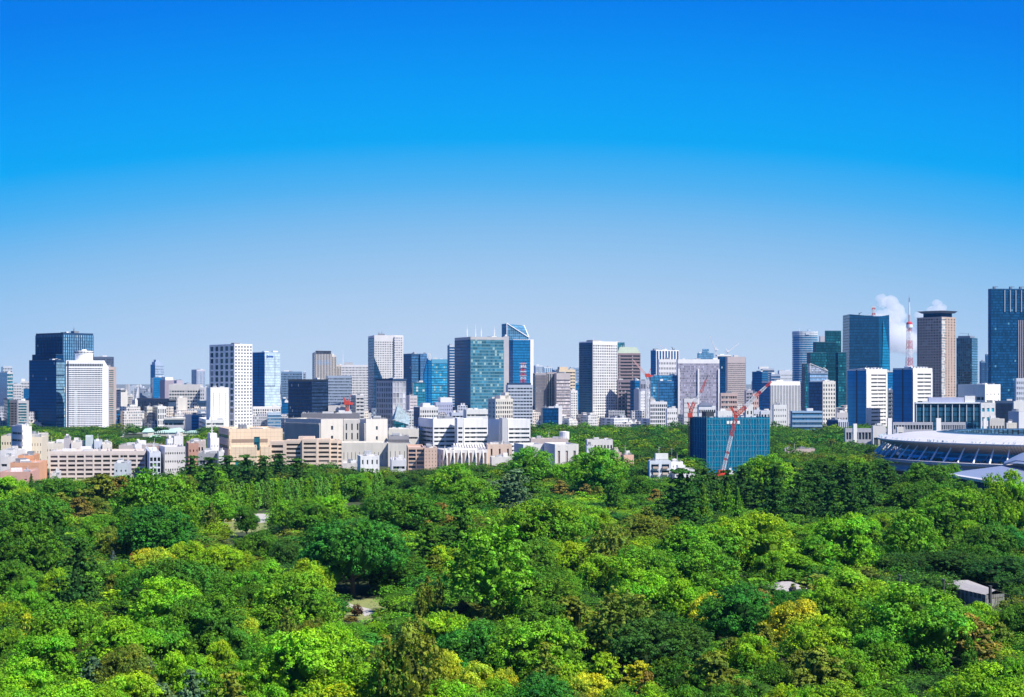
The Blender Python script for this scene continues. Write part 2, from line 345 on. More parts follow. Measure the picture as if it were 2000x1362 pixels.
for row in """
20 929 55 R g1|61 925 16 K g3|48 951 60 D yl|118 930 90 D g3|195 926 85 P ol|235 930 60 P br|60 961 130 D g3|118 962 60 P ol|155 970 62 P br|187 972 45 R ol
285 911 95 G g2|345 924 78 G g2|262 955 60 G g2|310 985 110 R em|258 990 60 R g3|372 975 42 G g2|358 928 45 R ol|415 912 50 R g1|375 890 60 C g4|410 893 60 C g4|445 890 62 C g4|480 888 60 C g4
412 980 48 K ol 15|430 962 60 R g2|30 1020 90 R g3|80 1018 80 G g3|5 1030 60 R g3|55 1050 70 R g3|110 1035 62 C g4|155 1050 100 C g4|185 1022 50 R g2|225 1027 62 R ol|265 1050 46 P ol|200 1005 60 D g2|221 1075 20 K bs 7|257 1081 16 P ru 8
300 1069 66 D yw|365 1055 70 D yl|430 1062 80 D yl|475 1075 50 D yl|25 1092 75 R g3|105 1109 46 R yl|147 1110 64 K g4 17|45 1127 50 R g2|65 1152 66 R g2|240 1100 42 D g2|222 1122 46 P ol|340 1090 165 D g3|275 1112 80 D g3|400 1105 90 D g3
330 1127 112 R g1|470 1110 64 R g2|490 1140 60 D g3|130 1172 130 D g2|20 1175 62 D yl|55 1198 36 P yw|400 1160 135 R g3|240 1200 130 R g1|315 1203 95 R g2|20 1225 62 D g2|90 1230 105 R g1|478 1205 50 D yw|465 1225 72 R g3|245 1258 82 R ol|185 1283 62 P bl|285 1280 48 P bl|115 1262 55 D yl
45 1290 115 R g1|430 1248 50 R yl|355 1270 84 R g1|410 1298 90 R g2|260 1308 105 R yl|310 1335 84 P bl|375 1308 72 C bl|450 1312 92 C ol|130 1325 120 R g1|10 1340 90 R g1|215 1345 90 R g1|495 1290 60 R g1
515 890 60 C g4|545 886 56 C g4|580 895 52 C g4|640 922 60 D g3|555 973 50 G g2 15|605 975 72 R g3|640 965 62 R g1|612 1008 62 C g3|690 1012 172 D em|650 1050 110 D em|745 1050 90 D em 12|750 1085 150 D g3 10.3|790 950 125 D g3|740 965 60 D g3|835 965 70 D g3
760 930 40 D g3|695 925 46 R g2|720 922 30 R g2|805 925 46 R g4|888 905 76 R g2|925 933 70 R g2|870 935 46 R g1|990 925 74 P bl 19|955 935 40 P bl|765 990 36 P br|855 982 62 P br|800 1000 50 P ol|830 975 40 P ol|905 970 74 C g3|840 1022 92 C g3|870 1030 44 R g4|960 1013 150 G g2|1010 1070 80 G g3
870 1065 62 R yl|845 1085 52 P ol|600 1093 72 R yl|625 1105 46 R yl|575 1117 130 R g2|520 1090 64 R g2|510 1035 66 R g3|560 1052 52 R g4|480 1045 50 R g3|560 1183 42 J ol 12|823 1137 32 J ol 12|836 1123 28 J ol 12|857 1123 28 J ol 12|905 1172 28 R pu 7|922 1186 26 R ol 6|970 1180 44 D ol 7
610 1207 64 D ol|692 1216 54 D g2 6|738 1214 54 D g1 6|650 1213 60 R g1|620 1222 192 R g1|560 1250 90 R g1|735 1270 54 P ol|800 1205 125 G ol 22|760 1255 80 G g3 18|870 1195 92 D yl|920 1212 122 R em|875 1270 52 R yw|930 1290 72 R yw|985 1303 50 R yw|980 1215 74 R g3|890 1330 115 R g1|975 1325 70 R g1|640 1328 135 D yl|540 1332 80 R g1|700 1345 60 R g2|770 1330 60 R g2
1040 872 72 R g2|1025 900 84 C g3|1012 915 70 C bl|1100 905 54 D g1|1165 872 90 R g2|1185 915 60 R g2|1135 900 40 C g3|1095 938 46 P br|1143 945 36 P br|1168 950 30 P ol|1196 925 40 J g3 20|1222 940 34 D g1|1250 928 50 R g3|1280 955 36 P br|1265 990 50 P ol|1330 915 90 C g4|1310 950 60 C g4|1375 915 70 C g4|1290 985 50 C g4
1350 953 40 K g2|1373 943 36 K g2|1402 944 36 K g2|1420 940 34 K g2|1441 950 36 K g2|1327 975 32 R yl|1060 970 145 D g2|1020 1000 100 D g2|1110 1000 80 D g2|1160 990 62 R yl|1262 1005 105 D ol|1320 1010 60 P ol|1190 1022 84 G ol|1245 1030 44 R em|1262 1048 66 D yl|1122 1058 84 D yl|1060 1052 60 D yl|1465 1000 130 R yl|1425 1008 60 R yl|1365 1018 150 D g2
1370 1060 116 R g2|1440 1040 80 R g2|1260 1067 112 R g2|1170 1080 84 R yl|1260 1113 92 R g1|1330 1127 84 R g1|1275 1143 40 D yw|1385 1155 60 R yw|1405 1150 50 R yl|1220 1147 125 G ol 19|1195 1160 70 P ol|1120 1165 104 P ol|1030 1050 100 R g3|1060 1105 110 R g3|1100 1110 60 R g2|1060 1165 90 R g3|1030 1130 60 R g3|1290 1200 180 D g4|1340 1225 80 D g3
1440 1140 112 R em|1482 1150 64 P br|1130 1225 66 R g4|1180 1210 80 R g4|1045 1205 155 R g2|1010 1220 60 R g1|1090 1245 60 R g2|1065 1255 62 C ol|1100 1290 84 D yl|1155 1313 76 D yw|1180 1275 84 P yl|1250 1290 62 P yw|1265 1312 46 P br|1320 1282 90 D g3|1400 1272 124 P ol|1465 1235 74 R yl|1430 1245 50 P ol|1060 1318 125 R em|1000 1345 80 R g2|1270 1335 70 R yl|1340 1335 80 D g3|1430 1335 90 D g3|1200 1345 70 R g2|1140 1350 70 D ol
1495 886 90 R g2|1622 890 62 R g3|1668 893 58 R g2|1712 896 54 R g3|1392 922 56 C g4|1440 926 56 R g3|1370 930 50 C g4|1415 934 50 R g3|1512 1151 40 D g3 5|1570 1151 46 D em 5|1470 905 50 R g3|1515 905 62 C g4|1545 900 62 C g4|1580 903 62 C g4|1612 905 62 C g4|1650 900 64 C g4|1690 905 62 C g4|1730 900 64 C g4|1510 950 70 C g4|1570 943 70 C g4|1620 940 66 C g4|1662 930 66 C g4|1705 935 50 C g4|1450 910 60 C g4|1465 940 60 C g4|1420 918 60 C g4|1760 925 50 D g4
1815 903 84 R g3|1852 905 50 R g3|1815 922 46 R yl|1785 940 80 D g3|1840 945 60 R g3|1965 918 78 R g1 27|1885 938 60 R g3 20|1925 950 60 R g3 19|1985 952 60 R g2 20|1996 940 60 R g3 22|1870 953 120 D g2|1930 960 80 D g2|1830 965 70 D g2|1780 990 92 G g2|1640 1002 120 R g1|1690 1012 60 R g1|1722 1002 44 R yl|1560 1022 140 R g2 13|1515 1010 44 R yl|1600 1045 80 R g2|1850 1000 62 C g3|1892 1015 42 R yl|1930 1020 84 R g3|1975 1025 62 R em
1760 1080 92 D g4 9.5|1700 1065 60 D g3|1840 1075 124 D g4 9.5|1900 1060 80 D g3 10|1955 1085 124 D g4 9.5|1912 1100 66 R em 6.5|1630 1070 70 R em 10|1550 1080 90 R g2 10|1500 1075 60 R g2|1660 1107 112 R yl|1615 1142 100 R g2|1700 1140 44 R yl|1555 1170 88 R yw|1530 1152 44 R em|1600 1205 112 R yl|1500 1180 60 R g3|1790 1140 170 R g2|1840 1160 120 R g2|1730 1165 110 R g2|1903 1174 80 R g1|1890 1198 112 P br|1950 1215 60 P ol|1893 1240 36 J g3 13|1988 1178 76 R g3
1600 1265 120 P ol|1650 1262 90 R g2|1560 1270 70 P ol|1940 1302 170 R g1|1870 1320 110 R g1|1640 1333 124 R yl|482 985 36 R g3 13|1640 912 60 C g4|1595 925 60 C g4|1750 1335 60 R g2|1515 1290 64 D g3|1530 1335 70 D yl|1990 1280 60 R g1|1720 1225 90 R g2|1490 1215 60 P ol|1580 1340 60 R g1|1560 925 60 C g4
""".strip().split('\n'):
    for e in row.split('|'):
        a = e.split(); T(float(a[0]), float(a[1]), float(a[2]), a[3], a[4], float(a[5]) if len(a) > 5 else None)
NEAR_TREES = len(TREES)
# clipped row of plane trees beside the lawn, two ranks deep
for i in range(17):
    t = i / 16; Y = 716 + 90 * t; px = 425 + 308 * t
    for (dy, dx, hh) in ((0, 0, 13), (11, 9, 13.4)):
        TREES.append([X_(px + dx, Y + dy), Y + dy, 2.6, hh + (i * 7 % 5) * .15, 'S', ('pl' if (i + int(dx)) % 3 else 'g1'), px + dx, HZ + F * (CH - hh) / (Y + dy), 24])
# shrubs of the little garden by the path and of the lawn edge
for (px, py, wp, col, H) in ((683, 1186, 14, 'yl', 1.3), (741, 1187, 21, 'yl', 2.2), (732, 1196, 13, 'g1', 1.4), (769, 1188, 28, 'ol', 2.0), (697, 1178, 22, 'pu', 3.4), (665, 1190, 20, 'g3', 2), (685, 1203, 30, 'br', 1.3),
        (660, 1160, 16, 'yw', 3.6), (690, 985, 18, 'g1', 3), (705, 990, 12, 'g3', 3), (678, 992, 14, 'yl', 2), (700, 1002, 9, 'ru', 1.4), (683, 1005, 10, 'ru', 1.3), (447, 1012, 16, 'yw', 1.6), (440, 1024, 12, 'ru', 1.2), (452, 1005, 14, 'ol', 1.6), (478, 1003, 12, 'g2', 2)):
    Y = F * (CH - H) / (py - HZ); TREES.append([X_(px, Y), Y, wp * Y / F / 2, H, 'B', col, px, py, wp])
# ------------------------------------------------------------ buildings
FOOT = []      # footprints (x, y, radius) that trees keep clear of
FIL = {}
def face_box(m, face, a0, a1, z0, z1, o0, o1, w, d, mi=0):
    if face == 'R': m.box(a0, a1, -o1, -o0, z0, z1, mi)
    elif face == 'L': m.box(-o1, -o0, a0, a1, z0, z1, mi)
    elif face == 'E': m.box(w + o0, w + o1, a0, a1, z0, z1, mi)
PANE = lambda: pane_mat()
class Bld: pass
def B(name, label, cat, Y, l, c, r, top, th=28, wall=(.7, .7, .68), R=None, L=None, E=None, mt=2.5, mb=0.0, roof=1, z0=0.0, d=None, pane=None, wm=None, group=None, rough=.75, joints=0.0, ext=(), masts=(), rfc=None, plate=None):
    """box building seen corner-on: l, c, r photograph columns of its left edge, near corner and right edge; top the row of the corner's top"""
    t = R_(th); Xc = X_(c, Y); k = (r - 1000) / F; kl = (l - 1000) / F
    W = (k * Y - Xc) / (math.cos(t) - k * math.sin(t))
    if d is None:
        den = math.sin(t) + kl * math.cos(t); D = (Xc - kl * Y) / den if c - l > 1 else 25
        D = min(D, 120) if den > 0.02 else 30
    else: D = d
    H = Z_(top, Y) - z0
    e = empty(name, (Xc, Y, z0), t, label, cat, group)
    b = Bld(); b.e = e; b.w = W; b.d = D; b.h = H
    wm = wm or wall_mat(wall, rough, joints); pm = pane or PANE(); m = MB()
    dep = {'R': 0.0, 'L': 0.0, 'E': 0.0}; st = {'R': R, 'L': L, 'E': E}
    for f, s in st.items():
        if s and s[0] in 'wr': dep[f] = .7 if s[0] == 'w' else .9
    pr = 1.0
    za, zb = H - mt, mb                                   # styled band of the facade
    m.box(dep['L'], W - dep['E'], dep['R'], D, zb, za)     # core
    m.box(0, W, 0, D, za, H - pr)
    if mb > 0: m.box(0, W, 0, D, 0, mb)
    q = .5
    m.box(0, W, 0, q, H - pr, H); m.box(0, W, D - q, D, H - pr, H); m.box(0, q, q, D - q, H - pr, H); m.box(W - q, W, q, D - q, H - pr, H)
    hh = za - zb
    for f, s in st.items():
        if not s: continue
        n0 = dep['R'] if f in 'LE' else 0.0; n1 = W if f == 'R' else D; LN = n1 - n0; dp = dep[f]
        if s[0] == 'w':
            _, nx, ny, fx, fz = s[:5]; cw = LN / nx; ch = hh / ny; pw = cw * (1 - fx); ph = ch * (1 - fz)
            for i in range(nx + 1):
                a0 = max(n0, n0 + i * cw - pw / 2); a1 = min(n1, n0 + i * cw + pw / 2); face_box(m, f, a0, a1, zb, za, -dp, 0, W, D)
            for j in range(ny + 1):
                c0 = max(zb, zb + j * ch - ph / 2); c1 = min(za, zb + j * ch + ph / 2); face_box(m, f, n0 + .01, n1 - .01, c0, c1, -dp, -.06, W, D)
            pan = MB(); face_box(pan, f, -cw * fx / 2, cw * fx / 2, -ch * fz / 2, ch * fz / 2, -dp + .01, -dp + .12, W, D)
            pmesh = pan.mesh('window', s[5] if len(s) > 5 and s[5] else pm); cnt = 0; rest = MB(); key = ('n', e.name)
            base = FIL.get(key, 0)
            for j in range(ny - 1, -1, -1):
                for i in range(nx):
                    a = n0 + (i + .5) * cw; z = zb + (j + .5) * ch
                    if base + cnt < 100:
                        o = link('window', pmesh, e); o.location = (a, 0, z) if f == 'R' else (0, a, z); cnt += 1
                    else: face_box(rest, f, a - cw * fx / 2, a + cw * fx / 2, z - ch * fz / 2, z + ch * fz / 2, -dp + .01, -dp + .12, W, D)
            FIL[key] = base + cnt
            if rest.v: FIL.setdefault(('rest', e.name), []).append((rest, pm))
        elif s[0] == 'r':
            _, ny, fz = s[:3]; ch = hh / ny; ph = ch * (1 - fz)
            for j in range(ny + 1):
                c0 = max(zb, zb + j * ch - ph / 2); c1 = min(za, zb + j * ch + ph / 2); face_box(m, f, n0, n1, c0, c1, -dp, 0, W, D)
            for j in range(ny):
                p = MB(); z = zb + (j + .5) * ch
                face_box(p, f, n0 + .05, n1 - .05, z - ch * fz / 2, z + ch * fz / 2, -dp + .01, -dp + .15, W, D)
                p.build('window_band', s[3] if len(s) > 3 and s[3] else strip_mat(), e)
            if len(s) > 4:
                for i in range(1, s[4]): a = n0 + LN * i / s[4]; face_box(m, f, a - .3, a + .3, zb, za, -dp, -.08, W, D)
            face_box(m, f, n0, n0 + .8, zb, za, -dp, -.02, W, D); face_box(m, f, n1 - .8, n1, zb, za, -dp, -.02, W, D)
        elif s[0] == 'g':
            p = MB(); face_box(p, f, n0, n1, zb, za + mt * .6, .03, .15, W, D); p.build('glass_facade', s[1], e)
        elif s[0] == 'f':
            p = MB(); face_box(p, f, n0, n1, zb, za, .03, .12, W, D); p.build('glass_facade', s[1], e); p = MB()
            for i in range(s[2] + 1): a = n0 + LN * i / s[2]; fw = LN / s[2] * s[3] / 2; face_box(p, f, max(n0, a - fw), min(n1, a + fw), zb, za, .12, .8, W, D)
            p.build('fin_screen', wm, e)
        elif s[0] == 'h':
            p = MB(); face_box(p, f, n0, n1, zb, za, .03, .12, W, D); p.build('glass_facade', s[1], e); p = MB()
            for i in range(s[2] + 1): z = zb + hh * i / s[2]; fh = hh / s[2] * s[3] / 2; face_box(p, f, n0, n1, max(zb, z - fh), min(za, z + fh), .12, .7, W, D)
            p.build('floor_slabs', wm, e)
    rs = FIL.pop(('rest', e.name), None)
    if rs:
        a = MB()
        for (x, _) in rs:
            n = len(a.v); a.v += x.v; a.f += [tuple(i + n for i in ff) for ff in x.f]; a.m += x.m
        o = a.build('windows', rs[0][1], e); o['kind'] = 'stuff'
    m.build('wall', wm, e)
    rr = random.Random(int(l * 7 + top))
    if roof:
        cols = [plain((.62, .62, .6)), plain((.38, .4, .42)), plain((.75, .75, .73)), plain((.2, .22, .25))]
        for i in range(rr.randint(2, 3) * roof):
            bw = min(W * .35, rr.uniform(2.5, 9)); bd = min(D * .4, rr.uniform(3, 8)); x = rr.uniform(1, max(1.1, W - bw - 1)); y = rr.uniform(1, max(1.1, min(D - bd - 1, 14))); p = MB(); hz = rr.uniform(.9, 2.6) + (1.2 if i == 0 else 0)
            p.box(x, x + bw, y, y + bd, H - pr + .01, H - pr + .01 + hz)
            for kx in range(int(bw / 1.6)): p.box(x + .5 + kx * 1.6, x + 1.3 + kx * 1.6, y - .06, y, H - pr + .4, H - pr + hz * .8)
            p.build('plant_room' if hz > 2.2 else 'cooling_unit', rr.choice(cols), e)
        if rr.random() < .6:
            p = MB(); x = W * rr.uniform(.2, .8); y = D * .4; p.bar((x, y, H - pr), (x, y, H + rr.uniform(3, 6)), .22, r2=.08); p.build('antenna', plain((.6, .6, .6)), e)
    if roof and Y < 1320:                                  # nearer roofs show railings, ducts and rows of cooling units
        p = MB(); q = .9
        for (ax, ay, bx, by) in ((q, q, W - q, q), (q, q, q, D - q), (W - q, q, W - q, D - q)):
            p.bar((ax, ay, H + .9), (bx, by, H + .9), .05); p.bar((ax, ay, H + .45), (bx, by, H + .45), .04); nn = max(2, int(max(abs(bx - ax), abs(by - ay)) / 2.2))
            for i in range(nn + 1): x = ax + (bx - ax) * i / nn; y = ay + (by - ay) * i / nn; p.bar((x, y, H - pr), (x, y, H + .9), .05)
        p.build('railing', plain((.5, .5, .5)), e)
        for i in range(rr.randint(3, 6) + int(W / 14)):
            bw = rr.uniform(.7, 2.6); x = rr.uniform(1.5, max(1.6, W - bw - 1.5)); y = rr.uniform(1.5, max(1.6, min(D - 3, 16))); hz = rr.uniform(.6, 1.9); p = MB(); p.box(x, x + bw, y, y + rr.uniform(.8, 2), H - pr + .01, H - pr + hz)
            if rr.random() < .4: p.bar((x + bw * .5, y + .4, H - pr + hz), (x + bw * .5, y + .4, H + hz + .6), .2, k=8)
            p.build('roof_unit', rr.choice(cols), e)
        p = MB(); y = min(D * .6, 9); p.bar((2, y, H - pr + .4), (W - 2, y, H - pr + .4), .22, k=6); p.bar((W * .6, y, H - pr + .4), (W * .6, 1.5, H - pr + .4), .16, k=6); p.build('roof_pipe', plain((.45, .42, .4)), e)
    for (x0, x1, y0, y1, hz, mt_) in ext:                 # set-back storeys and penthouses, as fractions of the roof
        p = MB(); p.box(W * x0, W * x1, D * y0, D * y1, H - pr + .005, H - pr + hz + (0 if hz < 0 else pr)); p.build('penthouse', mt_, e)
    for (fx, fy, hz, colr) in masts:
        p = MB(); x = W * fx; y = D * fy; p.bar((x, y, H - pr), (x, y, H + hz * .7), .5, r2=.35); p.bar((x, y, H + hz * .7), (x, y, H + hz), .2, r2=.08)
        for j in range(4): p.bar((x - 1.2, y, H + hz * (.2 + .12 * j)), (x + 1.2, y, H + hz * (.2 + .12 * j)), .15)
        p.build('antenna_mast', plain(colr), e)
    FOOT.append((e.location.x + (W * math.cos(t) - D * math.sin(t)) / 2, Y + (W * math.sin(t) + D * math.cos(t)) / 2, max(W, D) * .5 + 2))
    return b
def strip_mat():
    """band of ribbon windows: panes split by posts, some blinds down"""
    key = 'strip'
    if key in CACHE: return CACHE[key]
    m = glass_mat((.02, .035, .05), spandrel=(.02, .03, .04), mull=(.35, .36, .36), fh=50, pw=1.7, sf=0.0, mf=.1, var=1.2, lit=.18, litcol=(.42, .42, .38)); CACHE[key] = m; return m
def lattice(m, a, b, wd, n, mi=0, r=.12, wd2=None, bands=None):
    """square lattice boom from a to b; bands(i/n) -> material index"""
    a = Vector(a); b = Vector(b); q = (b - a).to_track_quat('Z', 'Y'); wd2 = wd if wd2 is None else wd2
    def cn(t): ww = (wd + (wd2 - wd) * t) / 2; return [a + (b - a) * t + q @ Vector((sx * ww, sy * ww, 0)) for sx, sy in ((-1, -1), (1, -1), (1, 1), (-1, 1))]
    for i in range(n):
        p, s = cn(i / n), cn((i + 1) / n); k = bands(i / n) if bands else mi
        for j in range(4):
            m.bar(p[j], s[j], r, k); m.bar(p[j], s[(j + 1) % 4] if i % 2 else s[(j + 1) % 4], r * .6, k); m.bar(p[(j + 1) % 4], s[j], r * .6, k); m.bar(s[j], s[(j + 1) % 4], r * .6, k)
def merge(b2, b1):
    """make the blocks of one building children of one thing (same heading)"""
    off = Matrix.Rotation(-b1.e.rotation_euler.z, 3, 'Z') @ (b2.e.location - b1.e.location)
    for c in list(b2.e.children): c.parent = b1.e; c.location = c.location + off
    bpy.data.objects.remove(b2.e)
G_NAVY = glass_mat((.006, .075, .19), mull=(.01, .08, .20), var=.22, lit=.004)
G_DARK = glass_mat((.003, .035, .11), mull=(.006, .045, .125), var=.7, lit=.01)
G_BLUE = glass_mat((.008, .12, .29), mull=(.012, .13, .31), var=.25)
G_TEAL = glass_mat((.03, .13, .17), mull=(.05, .15, .18), var=1.0, lit=.08, litcol=(.30, .45, .45))
G_GRN = glass_mat((.008, .07, .10), mull=(.02, .10, .13), var=.8, lit=.04, litcol=(.05, .35, .40))
G_CYAN = glass_mat((.03, .24, .40), mull=(.05, .2, .3), var=.8, lit=.10, litcol=(.3, .5, .5), pw=3)
G_SKY = glass_mat((.09, .22, .36), mull=(.25, .38, .5), var=.5, lit=.03)
G_PALE = glass_mat((.33, .43, .50), mull=(.45, .52, .56), var=.35, sf=.12)
G_BAND = glass_mat((.10, .22, .30), spandrel=(.5, .52, .52), mull=(.3, .35, .4), sf=.42, var=1.0, lit=.15)
G_BRN = glass_mat((.06, .075, .10), spandrel=(.20, .17, .16), mull=(.25, .21, .20), sf=.35, var=.8, lit=.05)
WHT = (.78, .78, .76); OFF = (.62, .60, .56); CRM = (.66, .58, .46); GRY = (.42, .42, .42); LGR = (.55, .56, .57); BLG = (.34, .40, .48); DGR = (.12, .13, .15); NVY = (.015, .05, .12)
PNK = (.55, .42, .38); BEI = (.50, .43, .37); TAN = (.45, .36, .29); BRN = (.24, .17, .14)
m_wht = wall_mat(WHT); m_gry = wall_mat(GRY); m_dgr = wall_mat(DGR); m_nvy = wall_mat(NVY); m_off = wall_mat(OFF); m_cop = wall_mat((.42, .62, .54))
OT, HT_, AB, OB = 'office_tower', 'hotel_tower', 'apartment_building', 'office_building'
# ---- far left
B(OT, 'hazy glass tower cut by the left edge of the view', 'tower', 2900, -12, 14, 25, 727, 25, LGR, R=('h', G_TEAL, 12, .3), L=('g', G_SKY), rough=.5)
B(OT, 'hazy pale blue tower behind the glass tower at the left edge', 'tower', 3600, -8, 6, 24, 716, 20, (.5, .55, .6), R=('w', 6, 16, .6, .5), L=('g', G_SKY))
B(OB, 'white gridded block right of the glass tower at the left edge', 'building', 3300, 20, 26, 42, 750, 25, LGR, R=('w', 5, 10, .6, .5), L=('w', 2, 10, .6, .5))
B(OT, 'far pale office block with a stepped roof just left of the navy glass tower', 'building', 3700, 37, 40, 57, 745, 15, LGR, R=('w', 6, 9, .6, .5), ext=((.1, .5, .1, .6, 6, m_wht),))
B(OB, 'small dark office behind the left edge offices, touching the navy glass tower', 'building', 3200, 42, 46, 58, 759, 15, NVY, R=('g', G_NAVY))
B(OB, 'dark green glass office with a flat lid roof at the far left edge', 'building', 1850, -20, 15, 18, 779, 20, DGR, L=('g', G_GRN), R=('g', G_GRN))
B(OB, 'grey balcony slab beside the dark green glass office at the left', 'building', 1870, 14, 34, 36, 782, 70, (.30, .29, .34), L=('r', 12, .5), R=('r', 12, .5))
B(OB, 'office with bands of pale green glass left of the navy glass tower', 'building', 1900, 34, 36, 52, 783, 12, LGR, R=('h', G_TEAL, 11, .35))
B(OB, 'narrow pinkish office wedged against the foot of the navy glass tower', 'building', 2000, 46, 50, 58, 781, 15, PNK, R=('r', 9, .5))
# ---- navy tower, white hotel
b1 = B(OT, 'stepped navy glass tower with a ribbed upper shaft, left of the white hotel', 'tower', 1950, 57, 110, 125, 703, 50, NVY, L=('g', G_NAVY), R=('h', glass_mat((.10, .20, .28), mull=(.3, .38, .45), var=.6), 5, .07), mt=2, d=None, rough=.4)
b2 = B(OT, '', '', 1975, 63, 109, 123, 692, 50, NVY, L=('g', G_DARK), R=('g', G_DARK), roof=0); merge(b2, b1)
b3 = B(OT, '', '', 1990, 70, 123, 182, 650, 50, NVY, L=('f', G_NAVY, 18, .12), R=('f', G_SKY, 14, .28), masts=((.45, .1, 8, (.1, .12, .15)),), rough=.5); merge(b3, b1)
hot = B(HT_, 'broad white hotel tower with dozens of ribbon floors and a round rooftop restaurant', 'hotel', 1900, 124, 129, 201, 704, 10, (.98, .98, .98), R=('r', 34, .46, glass_mat((.05, .08, .14), mull=(.5, .52, .56), fh=50, pw=3.4, sf=0.0, mf=.16, var=1.0, lit=.1)), L=None, mt=9, roof=0)
m = MB(); cx, cy = hot.w * .45, 16
def ring(m, cx, cy, r0, r1, z0, z1, n=28, mi=0, ax=1.0, ay=1.0):
    for i in range(n):
        a = 2 * math.pi * i / n; b = 2 * math.pi * (i + 1) / n
        p = lambda r, t, z: (cx + r * ax * math.cos(t), cy + r * ay * math.sin(t), z)
        m.poly([p(r0, a, z0), p(r0, b, z0), p(r1, b, z1), p(r1, a, z1)], mi)
H = hot.h
ring(m, cx, cy, 10.6, 10.6, H - 1, H + 7.5); ring(m, cx, cy, 10.6, 11.1, H + 7.5, H + 8); ring(m, cx, cy, 11.1, 11.1, H + 8, H + 11.5); ring(m, cx, cy, 11.1, 3, H + 11.5, H + 12); ring(m, cx, cy, 3, 3, H + 12, H + 13.5); m.poly([(cx + 3 * math.cos(i * .3491), cy + 3 * math.sin(i * .3491), H + 13.5) for i in range(18)])
m.build('rooftop_rotunda', wall_mat((.98, .98, .98)), hot.e)
m = MB()
for i in range(40):
    a = 2 * math.pi * i / 40; m.box(-.45, .45, -.1, .1, 0, 2.0)
    n = len(m.v) - 8
    for j in range(n, n + 8): x, y, z = m.v[j]; m.v[j] = (cx + math.cos(a) * 11.15 - math.sin(a) * x + math.cos(a) * y, cy + math.sin(a) * 11.15 + math.cos(a) * x + math.sin(a) * y, z + H + 8.8)
m.build('window_ring', plain((.02, .03, .05), .2), hot.e)
m = MB()
for i in range(22): a = hot.w * (i + .5) / 22; m.box(a - .75, a + .75, -.1, .02, H - 7.2, H - 4.2)
o = m.build('vent_row', plain((.03, .04, .06), .3), hot.e)
m = MB(); m.box(1.5, 3.0, -.25, -.02, 0, H - 1); m.build('stair_slot', m_nvy, hot.e)
m = MB(); m.prism([(hot.w + .01, .2), (hot.w + 5.5, 1.2), (hot.w + 5.5, 20), (hot.w + .01, 22)], 0, H, zt=[H - .3, H - 9, H - 9, H - .3]); m.build('sloped_end', wall_mat((.84, .84, .85)), hot.e)
B(HT_, 'brick coloured hotel wing with green glass bands right of the white hotel', 'hotel', 1940, 203, 206, 222, 717, 8, (.5, .42, .38), R=('h', glass_mat((.08, .2, .22), mull=(.3, .28, .26), var=.8), 30, .5), mt=3)
B(OT, 'dark blue gridded tower peeking over the brick coloured hotel wing', 'tower', 2500, 178, 183, 221, 697, 12, (.08, .11, .18), R=('w', 12, 24, .5, .4), L=('g', G_DARK))
B(OB, 'white tower block with a flat dark roof right of the brick coloured wing', 'building', 2250, 221, 236, 249, 763, 45, OFF, L=('w', 5, 14, .55, .6), R=None, ext=((-.06, .7, -.05, 1.0, 1.2, m_dgr),))
B(AB, 'pale apartment slab with balconies right of the flat dark roofed block', 'apartments', 2300, 246, 249, 260, 772, 12, OFF, R=('r', 13, .5))
B(AB, 'narrow white block with dark side windows left of the navy portal office', 'apartments', 2280, 258, 264, 270, 781, 35, WHT, L=('w', 2, 11, .6, .5))
B(OB, 'low blue glass office at the foot of the flat dark roofed block', 'building', 2050, 218, 221, 234, 801, 10, NVY, R=('h', G_BLUE, 4, .4))
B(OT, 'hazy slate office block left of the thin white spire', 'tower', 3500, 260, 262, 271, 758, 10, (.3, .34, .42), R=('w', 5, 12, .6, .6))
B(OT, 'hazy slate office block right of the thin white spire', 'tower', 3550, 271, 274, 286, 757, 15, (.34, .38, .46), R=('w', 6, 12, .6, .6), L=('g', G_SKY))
e = empty('radio_spire', (X_(268, 3400), 3400, 0), 0, 'thin white pointed spire rising between two hazy slate blocks', 'spire')
m = MB(); m.bar((0, 0, 0), (0, 0, Z_(775, 3400)), 4, r2=3); m.bar((0, 0, Z_(775, 3400)), (3, 0, Z_(750, 3400)), 3.4, r2=.3); m.build('mast', wall_mat(WHT), e)
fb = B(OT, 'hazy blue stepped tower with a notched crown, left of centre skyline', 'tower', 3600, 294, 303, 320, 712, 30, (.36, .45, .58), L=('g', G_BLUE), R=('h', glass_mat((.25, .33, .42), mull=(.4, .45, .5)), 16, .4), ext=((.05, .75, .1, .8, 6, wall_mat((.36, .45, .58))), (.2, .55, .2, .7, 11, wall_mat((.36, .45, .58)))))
B(OT, 'hazy blue slab in front of the stepped tower', 'tower', 3400, 292, 300, 323, 737, 15, (.10, .22, .38), L=('g', G_BLUE), R=('g', G_BLUE))
B(OB, 'mauve windowless block with a white cap in front of the hazy blue slab', 'building', 3000, 312, 322, 340, 743, 30, (.30, .26, .32), L=None, R=None, ext=((.1, .95, .1, .9, 6, m_wht),))
B(OB, 'small pinkish block with a round tank left of the gridded beige office', 'building', 3200, 336, 345, 357, 743, 30, (.42, .38, .44))
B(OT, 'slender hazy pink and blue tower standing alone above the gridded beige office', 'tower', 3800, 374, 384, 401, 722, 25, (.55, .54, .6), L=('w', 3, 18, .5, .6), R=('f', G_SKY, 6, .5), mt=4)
B(OB, 'gridded beige office with a solid upper storey behind the navy portal office', 'building', 2600, 327, 330, 391, 751, 5, OFF, R=('w', 12, 9, .75, .5), mt=9)
B(OB, 'pale side wing closing the right end of the gridded beige office', 'building', 2590, 389, 391, 399, 757, 8, LGR, R=('w', 2, 8, .5, .5))
B(OB, 'small navy gridded office left of the white slab with slit windows', 'building', 2300, 381, 384, 404, 783, 8, NVY, R=('w', 6, 6, .6, .6), rough=.4)
